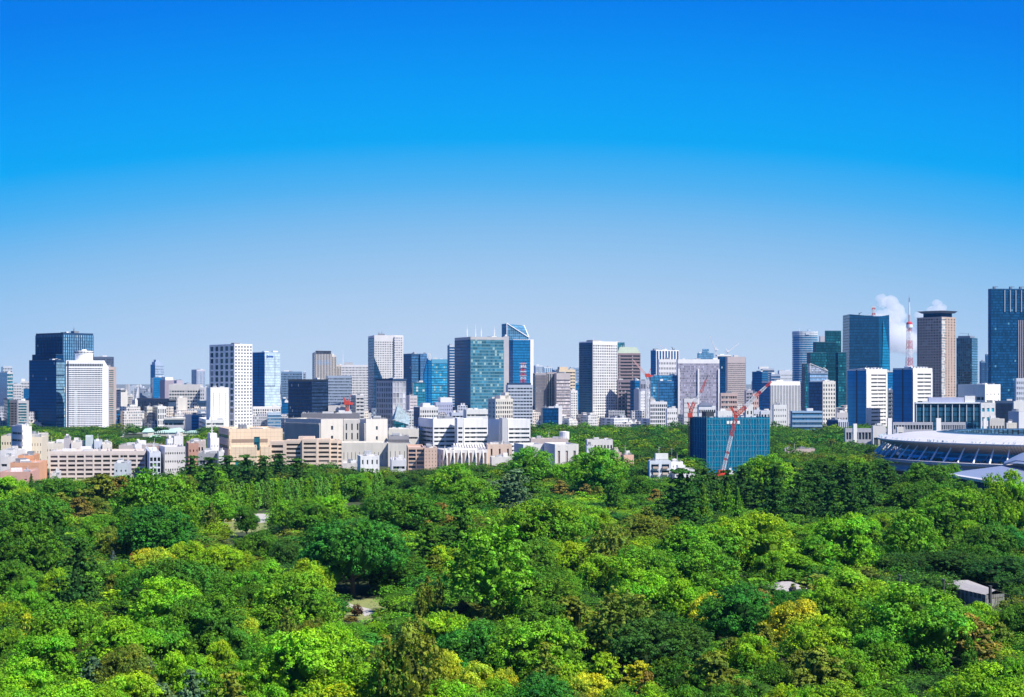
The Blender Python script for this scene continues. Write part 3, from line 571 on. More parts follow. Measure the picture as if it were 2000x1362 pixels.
pb = B(OB, 'wide navy gridded office framed by white end walls under a dark roof slab', 'building', 2150, 269, 329, 344, 781, 40, (.04, .07, .13), L=('w', 14, 8, .75, .7), R=None, ext=((-.02, 1.02, -.02, 1.02, 1.6, m_dgr),), rough=.4)
B(OB, 'plain cream end wall block right of the navy gridded office', 'building', 2120, 343, 347, 364, 777, 10, (.74, .70, .62), R=None)
B(AB, 'narrow cream apartment block with balconies before the navy gridded office', 'apartments', 2000, 282, 287, 298, 795, 20, (.66, .64, .56), R=('w', 4, 7, .5, .5), L=('g', G_DARK))
B(AB, 'white apartment block with tall paired windows and a navy side wall', 'apartments', 1950, 298, 308, 325, 794, 20, WHT, R=('w', 4, 4, .55, .75), L=('g', G_DARK))
B(OB, 'low slate and white hall with an overhanging roof below the cream end wall', 'building', 1850, 314, 320, 360, 818, 10, (.5, .5, .55), R=('r', 2, .35), ext=((-.02, 1.02, -.1, 1, 1.0, m_off),))
B(OB, 'royal blue glass cube with a pale left side', 'building', 1950, 360, 374, 388, 810, 35, BLG, L=None, R=('g', G_BLUE))
B(OB, 'dark blue glass block under the small navy gridded office', 'building', 2000, 382, 385, 406, 808, 8, NVY, R=('h', G_BLUE, 3, .3))
B(OB, 'low white car deck with slatted openings left of the white grid tower base', 'building', 1800, 384, 402, 438, 820, 15, WHT, R=('r', 3, .4), L=('r', 3, .5))
B(OB, 'white slab office with vertical lines of slit windows and a lavender side wall', 'building', 1820, 403, 411, 447, 757, 20, (.86, .85, .83), R=('w', 3, 22, .07, .6), L=('w', 2, 20, .1, .35), mt=6)
B(AB, 'tall white grid tower with deep square windows, the left face in blue shade', 'tower', 1900, 409, 458, 493, 672, 37, (.86, .86, .86), L=('w', 5, 14, .62, .74), R=('w', 6, 27, .5, .52), mt=1.5, roof=2)
gt = B(OT, 'blue glass tower with a pale right face and a small blue sign near its top', 'tower', 2250, 491, 517, 547, 688, 40, (.2, .3, .4), L=('g', G_BLUE), R=('g', G_PALE), roof=2, mt=2)
m = MB()
for i, x in enumerate((.12, .2, .26, .32, .38, .44, .5)): m.box(gt.w * x, gt.w * (x + (.06 if i == 0 else .045)), -.45, -.2, gt.h - (8.5 if i == 0 else 7.6), gt.h - (4 if i == 0 else 5))
m.build('rooftop_sign', plain((.01, .08, .35)), gt.e)
m = MB(); m.box(0, gt.w * .66, -.4, -.2, gt.h - 49, gt.h - 48); m.box(gt.w * .655, gt.w * .67, -.4, -.2, gt.h - 49, gt.h - 6); m.box(-.4, -.2, 0, gt.d * .45, gt.h - 49, gt.h - 48); m.box(-.4, -.2, gt.d * .45, gt.d * .47, gt.h - 49, gt.h); m.build('dark_frame_line', m_nvy, gt.e)
B(OB, 'white office with deep square window openings at the foot of the blue sign tower', 'building', 1980, 490, 494, 548, 795, 8, (.75, .74, .72), R=('w', 12, 8, .6, .65))
B(OB, 'pale blue ribbed glass office in front of the white square-windowed office', 'building', 1850, 520, 523, 549, 806, 10, (.45, .55, .65), R=('h', G_SKY, 6, .35))
B(OT, 'slate blue gridded office tower between the blue sign tower and the black cube', 'tower', 2450, 546, 549, 590, 726, 8, (.16, .26, .4), R=('w', 16, 20, .6, .65), rough=.4)
B(OT, 'lighter end bay of the slate blue gridded office tower', 'tower', 2460, 590, 592, 598, 727, 8, (.3, .36, .45), R=('r', 20, .5))
B(OB, 'dark blue office with a white stair panel beside the black cube', 'building', 2150, 546, 550, 566, 779, 8, NVY, R=('g', G_NAVY), ext=())
B(OB, 'small white panel block tucked against the black glass cube', 'building', 2100, 553, 556, 565, 783, 8, WHT, z0=45)
B(OB, 'near black glass cube with faint floor lines in the left centre', 'building', 1900, 563, 609, 641, 741, 42, (.02, .03, .05), L=('h', G_DARK, 14, .06), R=('h', glass_mat((.015, .03, .07), mull=(.03, .06, .12)), 14, .08), rough=.3)
ht1 = B(OT, 'beige ribbed tower with a dark barrel vaulted crown', 'tower', 2500, 610, 615, 648, 688, 10, (.66, .62, .56), R=('f', glass_mat((.05, .07, .11), mull=(.5, .47, .42)), 11, .5), L=('r', 30, .5), mt=3)
m = MB(); m.box(1, ht1.w - 1, -.6, -.1, ht1.h - 20, ht1.h - 13); m.build('crown_band', G_BLUE, ht1.e)
m = MB(); m.box(1, ht1.w - 1, -.65, -.1, ht1.h - 13, ht1.h + 2); m.build('vault', glass_mat((.05, .06, .09), mull=(.14, .14, .16), pw=2.5), ht1.e)
B(OT, 'slimmer beige ribbed shaft attached right of the vaulted crown tower', 'tower', 2510, 647, 648, 657, 694, 8, (.66, .62, .56), R=('f', G_BRN, 3, .5))
B(OB, 'beige ribbed block with a mast between the vaulted crown tower and the dotted white slab', 'building', 2550, 655, 657, 672, 713, 8, (.62, .58, .53), R=('f', G_BRN, 5, .5), masts=((.9, .2, 26, (.7, .7, .7)),))
B(HT_, 'white slab dotted with rows of small dark windows behind the blue gridded flats', 'hotel', 2400, 664, 667, 722, 713, 6, (.74, .73, .71), R=('w', 20, 22, .55, .55), ext=((.1, .4, .1, .5, 4, m_gry),))
B(AB, 'wide blue and grey gridded apartment slab behind the red crane', 'apartments', 2250, 634, 640, 687, 734, 8, (.34, .42, .54), R=('w', 20, 16, .65, .55), L=('g', G_DARK))
B(OB, 'low office with a dark louvred band under the red crane', 'building', 1900, 638, 641, 683, 793, 6, (.6, .57, .55), R=('r', 2, .45))
B(OB, 'small grey ribbon windowed office right of the red crane', 'building', 2000, 686, 695, 712, 772, 15, (.55, .55, .56), R=('r', 9, .45), L=('g', G_DARK))
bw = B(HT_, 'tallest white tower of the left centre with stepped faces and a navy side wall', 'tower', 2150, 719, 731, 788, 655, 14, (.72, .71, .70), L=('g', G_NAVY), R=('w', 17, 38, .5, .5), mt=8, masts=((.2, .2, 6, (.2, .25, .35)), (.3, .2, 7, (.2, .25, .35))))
m = MB(); m.prism([(-.3, -1.4), (bw.w * .30, -1.4), (bw.w * .30, -.05), (-.3, -.05)], 0, bw.h - 60, zt=[bw.h - 30, bw.h - 62, bw.h - 62, bw.h - 30]); m.build('side_wing', glass_mat((.015, .05, .11), mull=(.02, .05, .1), pw=3), bw.e)
m = MB(); m.box(bw.w * .68, bw.w * .97, -2.0, -.05, 0, bw.h - 1.5); m.build('stepped_bay', glass_mat((.16, .19, .24), spandrel=(.66, .65, .64), mull=(.66, .65, .64), fh=3.3, pw=3.0, sf=.5, mf=.42, var=1.0), bw.e)
B(OB, 'grey block with tall dark windows and a dark canopy before the tallest white tower', 'building', 1980, 735, 767, 793, 742, 42, (.48, .50, .54), L=('w', 9, 9, .6, .66), R=('w', 4, 9, .82, .85, pane_mat((.35, .36, .42), (.5, .5, .5), .3)), ext=((-.03, 1.03, -.03, 1.03, 1.4, m_nvy),))
tg = empty('glass_pavilion', (X_(780, 1500), 1500, 0), 0.25, 'sharp triangular glass pavilion with a slanted white lattice roof', 'building')
zt = Z_(788, 1500); zb = Z_(826, 1500)
m = MB(); m.prism([(-5, 0), (9, 0), (9, 14), (-5, 14)], 0, zb - 6, zt=[zb + 2, zb - 2, zb - 2, zb + 2]); m.build('glass_base', G_GRN, tg)
m = MB(); m.poly([(-5, 0, zb + 3), (9, 0, zb - 2), (12, 6, zb + 4), (0, 8, zt)]); m.poly([(-5, 0, zb + 3), (0, 8, zt), (-5, 14, zb + 3)]); m.poly([(12, 6, zb + 4), (9, 14, zb - 2), (0, 8, zt)]); m.build('lattice_roof', glass_mat((.12, .2, .24), spandrel=(.42, .46, .48), mull=(.42, .46, .48), fh=1.1, pw=1.1, sf=.25, mf=.25, var=.8), tg)
B(OB, 'plain pinkish block between the dark canopy block and the teal gridded office', 'building', 2050, 793, 800, 815, 773, 15, (.58, .54, .56), R=('r', 10, .2))
B(OT, 'deep blue glass tower right of the tallest white tower', 'tower', 2500, 787, 804, 820, 691, 35, (.02, .07, .15), L=('g', G_NAVY), R=('h', glass_mat((.02, .10, .22)), 22, .1), roof=2)
B(OT, 'lighter blue flank of the deep blue glass tower', 'tower', 2505, 819, 821, 834, 691, 12, (.1, .2, .35), R=('g', glass_mat((.06, .15, .28), mull=(.1, .2, .35))))
sh = empty('glass_spire_tower', (X_(836, 2450), 2450, 0), .2, 'narrow glass tower with two slanted blades left of the cyan block', 'tower')
m = MB(); z1 = Z_(700, 2450); z2 = Z_(720, 2450); m.prism([(-6, 0), (0, 0), (0, 12), (-6, 12)], 0, z1, zt=[z2 - 8, z1, z1, z2 - 8]); m.prism([(.1, -1), (5, -1), (5, 12), (.1, 12)], 0, z1, zt=[z1 - 2, z2 + 12, z2 + 12, z1 - 2]); m.build('glass_facade', G_BLUE, sh)
m = MB(); lattice(m, (3, 4, z2), (3, 4, Z_(690, 2450)), 3, 5, r=.3); m.build('roof_mast', m_wht, sh)
B(OB, 'teal gridded office with a flat lid in front of the deep blue glass tower', 'building', 2200, 805, 808, 831, 747, 8, (.04, .12, .18), R=('g', glass_mat((.02, .14, .22), mull=(.05, .25, .35), pw=3, lit=.06)), rough=.4)
cy_ = B(OT, 'cyan glass block with a mosaic of lighter panes left of the big teal tower', 'tower', 2450, 841, 843, 875, 702, 6, (.10, .35, .5), R=('h', G_CYAN, 8, .1), mt=6)
B(OT, 'narrow tower of blue and white bands squeezed left of the big teal tower', 'tower', 2350, 874, 878, 889, 674, 15, (.5, .56, .62), R=('h', G_NAVY, 28, .4), L=('g', G_NAVY))
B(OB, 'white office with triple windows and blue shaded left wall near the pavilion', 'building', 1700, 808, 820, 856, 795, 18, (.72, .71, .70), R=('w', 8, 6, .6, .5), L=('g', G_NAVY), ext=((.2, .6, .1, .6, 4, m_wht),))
B(OB, 'lavender office block with small square windows below the cyan block', 'building', 2000, 845, 851, 884, 786, 12, (.42, .45, .60), R=('w', 8, 7, .35, .4), L=None, ext=((.3, 1.0, .1, .8, 6, m_wht),))
B(OB, 'low white flat roofed building with roof plant under the big teal tower', 'building', 1850, 905, 911, 955, 800, 10, WHT, R=('r', 3, .25), roof=2)
B(OB, 'low pale blue office under the left edge of the big teal tower', 'building', 1950, 878, 882, 907, 806, 10, (.5, .55, .65), R=('r', 4, .4))
# ---- centre
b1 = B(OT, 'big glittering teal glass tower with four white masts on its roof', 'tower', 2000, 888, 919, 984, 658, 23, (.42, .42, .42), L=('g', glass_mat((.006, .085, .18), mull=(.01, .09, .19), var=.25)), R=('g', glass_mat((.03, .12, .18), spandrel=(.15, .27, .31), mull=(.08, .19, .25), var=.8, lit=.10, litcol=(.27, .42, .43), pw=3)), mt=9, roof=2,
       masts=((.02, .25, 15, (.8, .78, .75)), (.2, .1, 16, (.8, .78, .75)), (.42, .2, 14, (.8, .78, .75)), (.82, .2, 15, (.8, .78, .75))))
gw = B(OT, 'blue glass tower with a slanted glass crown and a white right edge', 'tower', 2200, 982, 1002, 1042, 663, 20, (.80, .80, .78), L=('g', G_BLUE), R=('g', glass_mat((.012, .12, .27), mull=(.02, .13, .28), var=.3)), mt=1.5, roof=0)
m = MB(); m.box(gw.w * .84, gw.w, -.5, -.16, 0, gw.h); m.build('white_edge', wall_mat((.84, .84, .82)), gw.e)
m = MB(); H = gw.h; W = gw.w
m.prism([(-9, 1), (W * .78, 1), (W * .78, 22), (-9, 22)], H - 1, H, zt=[H + 22, H + 3, H + 20, H + 22]); m.build('crown_glass', glass_mat((.05, .16, .28), mull=(.3, .42, .5), pw=3), gw.e)
m = MB(); P = [(-9, .6, H + 22.4), (W * .78, .6, H + 3), (W * .8, 22, H + 20.5), (W * .42, 22, H + 14.5)]
for i in range(4): m.bar(P[i], P[(i + 1) % 4], .75)
m.bar((-9, .6, H), P[0], .6); m.bar((W * .8, .6, H - 2), (W * .8, 22, H + 20.5), .6); m.build('crown_frame', plain((.8, .82, .84)), gw.e)
B(OB, 'grey windowless penthouse block between the big teal tower and the slanted crown tower', 'building', 2100, 981, 984, 994, 657, 12, (.45, .45, .47), R=None)
rb = B(OB, 'grey office with rows of ribbon windows carrying the red and white lattice mast', 'building', 1900, 988, 992, 1040, 752, 6, (.50, .55, .64), R=('w', 8, 14, .85, .45), ext=((.02, .95, .1, .8, 2.5, m_nvy),))
lm = empty('lattice_mast', (rb.e.location.x + rb.w * .62, rb.e.location.y + 9, rb.h + 2.6), 0, 'stout red and white lattice mast on the roof of the grey ribbon windowed office', 'mast')
m = MB(); zz = Z_(709, 1909) - lm.location.z; lattice(m, (0, 0, 0), (0, 0, zz), 6, 12, r=.35, wd2=5.4, bands=lambda t: 0 if int(t * 7) % 2 == 0 else 1); m.bar((0, 0, -.6), (0, 0, zz), .9, k=6)
for z in (.35, .55, .78, .97): m.bar((-4.5, -3.5, zz * z), (4.5, -3.5, zz * z), .3, 1)
m.build('lattice', [plain((.65, .05, .03)), plain((.8, .8, .78))], lm)
B(AB, 'small cream apartment tower with a square window grid before the ribbon windowed office', 'apartments', 1750, 953, 968, 1002, 779, 26, (.70, .66, .60), R=('w', 8, 8, .55, .58), L=('w', 2, 8, .3, .4), ext=((.3, .9, .1, .8, 3.5, wall_mat((.70, .66, .60))), (.6, .8, .1, .6, 7, wall_mat((.70, .66, .60)))))
B(OT, 'brown grey ribbed slab with horizontal gutters right of the ribbon windowed office', 'tower', 2050, 1041, 1045, 1067, 729, 10, (.34, .32, .34), R=('f', G_BRN, 10, .45), L=('g', G_DARK))
B(OT, 'darker recessed bay of the brown grey ribbed building', 'tower', 2060, 1066, 1068, 1087, 727, 8, (.38, .34, .34), R=('f', glass_mat((.05, .07, .09)), 4, .4), roof=0)
B(OT, 'lighter beige slab with louvre bands on the right of the brown grey ribbed building', 'tower', 2040, 1086, 1087, 1114, 729, 6, (.56, .50, .48), R=('h', glass_mat((.42, .38, .38), mull=(.3, .27, .27), pw=1.2), 14, .2), mt=8)
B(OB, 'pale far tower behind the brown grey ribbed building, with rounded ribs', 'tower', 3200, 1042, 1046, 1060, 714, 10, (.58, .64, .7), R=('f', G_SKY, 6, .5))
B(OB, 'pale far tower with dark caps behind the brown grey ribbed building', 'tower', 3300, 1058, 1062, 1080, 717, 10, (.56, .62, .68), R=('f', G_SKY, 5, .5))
B(OB, 'far slate roofed office just above the brown grey ribbed building', 'building', 3000, 1078, 1080, 1100, 722, 6, (.25, .32, .42), R=('g', G_NAVY))
B(AB, 'cream stepped office with balcony tiers on the right shoulder of the ribbed building', 'building', 2400, 1086, 1092, 1124, 722, 15, (.72, .60, .42), R=('r', 16, .4), ext=((.05, .55, .1, .8, 4, wall_mat((.7, .56, .38))),))
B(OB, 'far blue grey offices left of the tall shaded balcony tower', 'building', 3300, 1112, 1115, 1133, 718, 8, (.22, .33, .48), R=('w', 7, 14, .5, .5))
B(OB, 'bright blue glass office low between the cream stepped office and the balcony tower', 'building', 2500, 1113, 1116, 1132, 748, 8, (.05, .2, .36), R=('h', G_BLUE, 8, .2))
B(OB, 'slim white office with a column of small windows left of the tall balcony tower', 'building', 2150, 1112, 1115, 1128, 763, 8, (.82, .81, .78), R=('w', 3, 14, .5, .5))
B(OB, 'dark navy glass cube with a white right edge below the louvred slab', 'building', 1880, 1057, 1060, 1091, 797, 8, NVY, R=('g', G_DARK), rough=.4)
B(OB, 'plain white block behind the dark navy glass cube', 'building', 1920, 1081, 1084, 1098, 793, 8, WHT)
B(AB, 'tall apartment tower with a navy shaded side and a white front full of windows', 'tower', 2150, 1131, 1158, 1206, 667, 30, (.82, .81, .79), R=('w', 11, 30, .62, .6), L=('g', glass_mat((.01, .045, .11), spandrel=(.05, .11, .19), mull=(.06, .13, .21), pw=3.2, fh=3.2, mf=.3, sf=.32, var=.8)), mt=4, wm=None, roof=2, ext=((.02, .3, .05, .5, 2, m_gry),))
B(OT, 'teal glass tower just showing behind the tall white fronted apartment tower', 'tower', 2700, 1197, 1199, 1220, 669, 8, (.05, .18, .28), R=('g', G_TEAL), rough=.4)
hb = B(OT, 'purple brown striped tower with a green hipped crown', 'tower', 2250, 1202, 1206, 1251, 690, 8, (.27, .20, .21), R=('r', 22, .5), mt=2, roof=0, masts=((.3, .3, 14, (.7, .7, .7)),))
m = MB(); H = hb.h; W = hb.w; D = hb.d
m.poly([(0, 0, H), (W, 0, H), (W * .85, 4, H - .4 + 9), (W * .12, 4, H + 9)]); m.poly([(0, 0, H), (W * .12, 4, H + 9), (W * .12, D * .8, H + 9), (0, D, H)]); m.poly([(W, 0, H), (W, D, H), (W * .85, D * .8, H + 9), (W * .85, 4, H + 8.6)]); m.poly([(W * .12, 4, H + 9), (W * .85, 4, H + 8.6), (W * .85, D * .8, H + 9), (W * .12, D * .8, H + 9)]); m.build('hipped_roof', wall_mat((.36, .44, .34), joints=2.5), hb.e)
B(OT, 'lower striped wing with a grey side against the purple brown tower', 'tower', 2150, 1205, 1207, 1232, 742, 6, (.24, .19, .22), R=('r', 12, .5))
B(OB, 'slate blue glass block rising right of the lower striped wing', 'building', 2130, 1231, 1240, 1251, 743, 35, (.12, .2, .32), L=('g', G_NAVY), R=('g', G_NAVY))
B(OB, 'plain lavender wall block right of the slate blue glass block', 'building', 2100, 1238, 1248, 1252, 760, 60, (.34, .38, .46))
B(AB, 'white pencil tower with an even grid of tiny windows behind a white construction hoist', 'tower', 2050, 1249, 1251, 1270, 765, 6, (.84, .84, .83), R=('w', 6, 12, .35, .35))
B(OT, 'grey scaffolded block on top of the white pencil tower', 'tower', 2080, 1249, 1251, 1270, 744, 6, (.36, .38, .46), R=('w', 6, 6, .6, .6))
B(OT, 'tower with a blue side and white vertical stripes round its crown', 'tower', 2500, 1271, 1281, 1326, 684, 20, (.82, .82, .82), L=('g', G_BLUE), R=('f', G_NAVY, 8, .42), mt=1.5, roof=2)
B(HT_, 'white gridded block below the striped crown', 'hotel', 2450, 1284, 1287, 1324, 702, 8, (.82, .81, .80), R=('w', 12, 12, .5, .45))
B(OT, 'blue glass office block with a clear grid under the white gridded block', 'tower', 2150, 1268, 1271, 1322, 733, 6, (.04, .14, .26), R=('g', glass_mat((.03, .14, .26), mull=(.08, .25, .4), pw=3, var=.8, lit=.06, litcol=(.3, .5, .6))), rough=.4)
B(OT, 'dimmer glass block standing proud of the clear blue gridded office', 'tower', 2100, 1284, 1286, 1316, 744, 6, (.04, .12, .24), R=('g', glass_mat((.02, .09, .2), mull=(.05, .15, .28), pw=3)), rough=.4)
B(OB, 'white framed office with square blue windows right of the white pencil tower', 'building', 1950, 1268, 1270, 1303, 785, 6, (.80, .79, .78), R=('w', 9, 7, .72, .66))
B(OB, 'pinkish concrete roof block above the white framed office', 'building', 1980, 1268, 1270, 1279, 779, 6, (.6, .55, .52))
B(OB, 'white office with uneven windows left of the big grey hotel slab', 'building', 1900, 1300, 1303, 1323, 798, 8, (.80, .79, .77), R=('w', 5, 4, .5, .4), roof=2)
hs = B(HT_, 'huge grey hotel slab of fine windows divided by white piers under a white cornice', 'hotel', 2150, 1321, 1324, 1405, 702, 5, (.84, .83, .81), R=('g', glass_mat((.20, .20, .25), spandrel=(.34, .32, .38), mull=(.36, .34, .40), fh=3.2, pw=2.0, mf=.35, sf=.3, var=1.2)), mt=14, roof=2)
m = MB()
for a in (0, .472, .965): m.box(hs.w * a, hs.w * (a + .035), -2, -.2, 0, hs.h - 13)
m.build('white_piers', wall_mat((.84, .83, .81)), hs.e)
m = MB()
for i in range(50):
    if abs(i - 24.5) > 1: m.box(hs.w * (.02 + .96 * (i + .2) / 50), hs.w * (.02 + .96 * (i + .8) / 50), -.08, .02, hs.h - 12, hs.h - 9)
m.build('cornice_vents', plain((.2, .2, .24)), hs.e)
B(OT, 'blue glass tower under construction peeking over the huge grey hotel slab', 'tower', 3000, 1362, 1364, 1394, 690, 8, (.05, .18, .32), R=('g', G_SKY), ext=((.3, .7, .1, .6, 8, G_SKY),))
B(OT, 'navy glass tower with a white lid right of the huge grey hotel slab', 'tower', 2500, 1402, 1405, 1428, 695, 8, NVY, R=('g', G_DARK), mt=1, ext=((-.2, 1.0, -.05, 1, 1.4, m_wht),))
B(OT, 'beige tower of small square windows with a bluish right edge', 'tower', 2400, 1417, 1421, 1456, 697, 6, (.56, .48, .46), R=('w', 16, 30, .55, .5), mt=9)
B(OT, 'narrow blue grey bay closing the right side of the beige square-windowed tower', 'tower', 2420, 1453, 1454, 1457, 699, 6, (.25, .3, .42), R=None, roof=0)
B(OB, 'brown office with banded windows at the foot of the beige square-windowed tower', 'building', 2050, 1405, 1408, 1440, 768, 6, (.48, .36, .32), R=('r', 7, .5, None, 7))
B(OB, 'dark striped office between the beige tower and the deep blue glass office', 'building', 2300, 1454, 1457, 1471, 763, 8, (.36, .34, .4), R=('r', 9, .5))
B(OB, 'small peach block beside the dark striped office', 'building', 2150, 1468, 1470, 1482, 769, 8, (.62, .44, .38), R=('w', 3, 6, .5, .5))
B(AB, 'white flats dotted with windows, left of the dark hipped roof house', 'apartments', 1850, 1334, 1336, 1363, 779, 6, (.74, .72, .72), R=('w', 7, 7, .4, .3), roof=2)
hr = B(AB, 'white house block with a dark hipped roof in front of the grey hotel slab', 'apartments', 1800, 1362, 1365, 1398, 793, 6, (.78, .79, .82), R=('w', 8, 4, .7, .5), roof=0)
m = MB(); W, D, H = hr.w, hr.d, hr.h; m.poly([(-.6, -.6, H), (W * .8, -.6, H), (W * .6, D * .4, H + 4), (W * .2, D * .4, H + 4)]); m.poly([(W * .8, -.6, H), (W * .8, D, H), (W * .6, D * .4, H + 4)]); m.poly([(-.6, -.6, H), (W * .2, D * .4, H + 4), (-.6, D, H)]); m.poly([(W * .2, D * .4, H + 4), (W * .6, D * .4, H + 4), (W * .8, D, H), (-.6, D, H)]); m.build('roof', wall_mat((.10, .12, .18)), hr.e)
B(OT, 'deep blue glass office with stepped top left of the white striped portal office', 'tower', 2500, 1469, 1488, 1500, 726, 50, (.03, .12, .25), L=('g', G_BLUE), R=('h', G_NAVY, 20, .3))
B(OT, 'slate office with white floor lines behind the white striped portal office', 'tower', 2600, 1486, 1489, 1512, 720, 8, (.40, .44, .52), R=('h', G_NAVY, 22, .35), ext=((-.25, .55, .1, .8, 3, m_wht),))
B(OT, 'slate block with broad bands stepping down to the pale dotted slab', 'tower', 2550, 1503, 1506, 1524, 731, 8, (.30, .36, .46), R=('h', G_NAVY, 16, .45))
B(OB, 'distant pale slab dotted with tiny windows left of the round blue tower', 'building', 3000, 1519, 1522, 1553, 724, 6, (.62, .66, .7), R=('w', 12, 12, .4, .4), mt=6)
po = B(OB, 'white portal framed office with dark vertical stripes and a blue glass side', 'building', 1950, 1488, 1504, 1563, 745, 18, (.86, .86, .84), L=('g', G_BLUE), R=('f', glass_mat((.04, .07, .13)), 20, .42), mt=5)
B(OB, 'white stepped building with many small windows before the striped portal office', 'building', 1750, 1508, 1511, 1536, 791, 8, (.80, .80, .79), R=('w', 6, 5, .4, .35), roof=2)
for i, (x0, x1, tp, cc) in enumerate(((1472, 1486, 801, 'pale house with an arched blue roof line left of the white stepped building'), (1486, 1504, 802, 'twin arched pale house touching the white stepped building'))):
    B(AB, cc, 'house', 1700, x0 - 2, x0, x1, tp, 8, (.66, .68, .74), R=('w', 3, 3, .6, .6))
B(OB, 'white block rising just right of the crane jib above the blue netting', 'building', 1600, 1454, 1457, 1471, 790, 8, WHT, R=('w', 2, 3, .4, .3))
B(OB, 'low white block with roof boxes behind the top left of the blue netting', 'building', 1500, 1399, 1402, 1430, 803, 8, WHT)
# ---- right hand towers
def rounded(pts, z0, z1, name, mat, e, zt=None):
    m = MB(); m.prism(pts, z0, z1, 0, zt); return m.build(name, mat, e)
Y = 2600; rt = empty('office_tower', (X_(1552, Y), Y, 0), 0, 'round cornered blue tower wrapped in thin white floor bands, left of the stepped green tower', 'tower')
W = (1600 - 1552) / F * Y; H = Z_(647, Y); pts = [(W * .5 + W * .5 * math.copysign(abs(math.cos(a)) ** .75, math.cos(a)), 18 + 18 * math.copysign(abs(math.sin(a)) ** .75, math.sin(a))) for a in [2 * math.pi * i / 24 for i in range(24)]]
rounded(pts, 0, H, 'glass_facade', glass_mat((.03, .16, .30), spandrel=(.03, .16, .30), mull=(.1, .25, .4), sf=0), rt)
m = MB()
for j in range(40):
    z = H * (j + .5) / 40; hh = .5 if j < 38 else 1.6
    n = len(pts); c = (W / 2, 18)
    for i in range(n):
        a, b = pts[i], pts[(i + 1) % n]; f = lambda p: (c[0] + (p[0] - c[0]) * 1.02, c[1] + (p[1] - c[1]) * 1.02)
        a, b = f(a), f(b); m.poly([(a[0], a[1], z - hh), (b[0], b[1], z - hh), (b[0], b[1], z + hh), (a[0], a[1], z + hh)])
m.build('floor_bands', wall_mat((.55, .62, .68)), rt)
m = MB(); m.bar((W * .25, 15, H), (W * .25, 15, H + 5), .8); m.box(W * .6, W * .68, 10, 16, H, H + 3); m.box(W * .45, W * .6, -.9, -.5, H - 6, H - 3); m.build('roof_plant', plain((.6, .65, .7)), rt)
FOOT.append((X_(1576, Y), Y, 30))
b = B(OT, 'dark green glass tower stepped in four heights, right of the round cornered tower', 'tower', 2300, 1611, 1613, 1643, 646, 8, (.02, .08, .12), R=('g', G_GRN), roof=0, rough=.4)
for (yy, l, c, r, top) in ((2280, 1588, 1594, 1634, 668), (2260, 1576, 1583, 1614, 688), (2250, 1632, 1637, 1653, 688), (2240, 1566, 1572, 1590, 710)):
    b2 = B(OT, '', '', yy, l, c, r, top, 8, (.02, .08, .12), R=('g', G_GRN if top != 668 else glass_mat((.006, .045, .075), mull=(.01, .07, .1), var=.6)), L=('g', G_DARK), roof=0, rough=.4); merge(b2, b)
B(OB, 'thin grey lift shaft between the round cornered tower and the stepped green tower', 'building', 2350, 1600, 1602, 1611, 657, 8, (.5, .5, .54), roof=0)
sl = B(OT, 'slim pale office with a slanted lattice crown before the stepped green tower', 'tower', 2100, 1579, 1582, 1617, 728, 8, (.35, .45, .58), R=('h', glass_mat((.14, .26, .4), mull=(.4, .48, .55)), 14, .25), L=('g', G_BLUE), roof=0, mt=.8)
m = MB(); W, H = sl.w, sl.h; m.prism([(0, 0), (W, 0), (W, 10), (0, 10)], H - .9, H, zt=[H + 12, H + 2, H + 2, H + 12]); m.build('slanted_crown', glass_mat((.22, .26, .32), mull=(.5, .52, .55), pw=2.2, fh=2.5, sf=.2, var=1), sl.e)
m = MB()
for a, c in (((0, -.3, H + 12.3), (W, -.3, H + 2.3)), ((0, -.3, H), (0, -.3, H + 12.3)), ((W, -.3, H + 2.3), (W * .75, -.3, H + 7))): m.bar(a, c, .45)
m.build('crown_rim', m_wht, sl.e)
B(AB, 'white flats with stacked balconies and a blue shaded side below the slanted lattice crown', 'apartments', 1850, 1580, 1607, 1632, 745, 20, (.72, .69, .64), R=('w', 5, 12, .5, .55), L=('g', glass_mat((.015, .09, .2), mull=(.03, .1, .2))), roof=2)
B(OB, 'wide low blue office ruled with pale ribbon lines above the far wood', 'building', 1650, 1543, 1547, 1606, 803, 4, (.28, .42, .58), R=('h', glass_mat((.02, .10, .2)), 6, .45), roof=2, mt=1)
B(AB, 'small house block with a flat roof between the white flats and the left twin slab', 'building', 1800, 1632, 1634, 1656, 806, 8, (.6, .56, .56), R=('w', 4, 2, .5, .4))
B(OB, 'navy and white low building at the foot of the left twin slab', 'building', 1700, 1615, 1637, 1656, 820, 25, (.5, .53, .6), R=('f', G_NAVY, 5, .5), L=('g', G_NAVY))
# faceted dark tower
Y = 2500; ft = empty('office_tower', (X_(1658, Y), Y, 0), 0, 'massive dark blue faceted tower whose roof dips to a red and white mast', 'tower')
s = Y / F; H = Z_(616, Y); A = (0, 0); Bp = (56 * s, -14); Cc = (82 * s, 6); D_ = (82 * s, 60); E_ = (0, 60)
m = MB(); h0 = Z_(614, Y); h1 = Z_(619, Y); h2 = Z_(615, Y)
base = [(0, 0), (58 * s, -10), (84 * s, 8), (84 * s, 55), (0, 55)]; top = [(1, 0), (56 * s, -8), (80.5 * s, 6), (80.5 * s, 50), (1, 50)]; zt = [h0, h1, h2, h2, h0]
n = len(m.v); m.v += [(x, y, 0) for x, y in base] + [(x, y, z) for (x, y), z in zip(top, zt)]
m.f += [(n, n+1, n+6, n+5), (n+1, n+2, n+7, n+6), (n+2, n+3, n+8, n+7), (n+3, n+4, n+9, n+8), (n+4, n, n+5, n+9), (n+5, n+6, n+7, n+8, n+9)]; m.m += [0] * 6
m.build('glass_facade', glass_mat((.005, .055, .13), mull=(.008, .06, .14), var=.35, fh=4.5, spec=.25, rough=.1), ft)
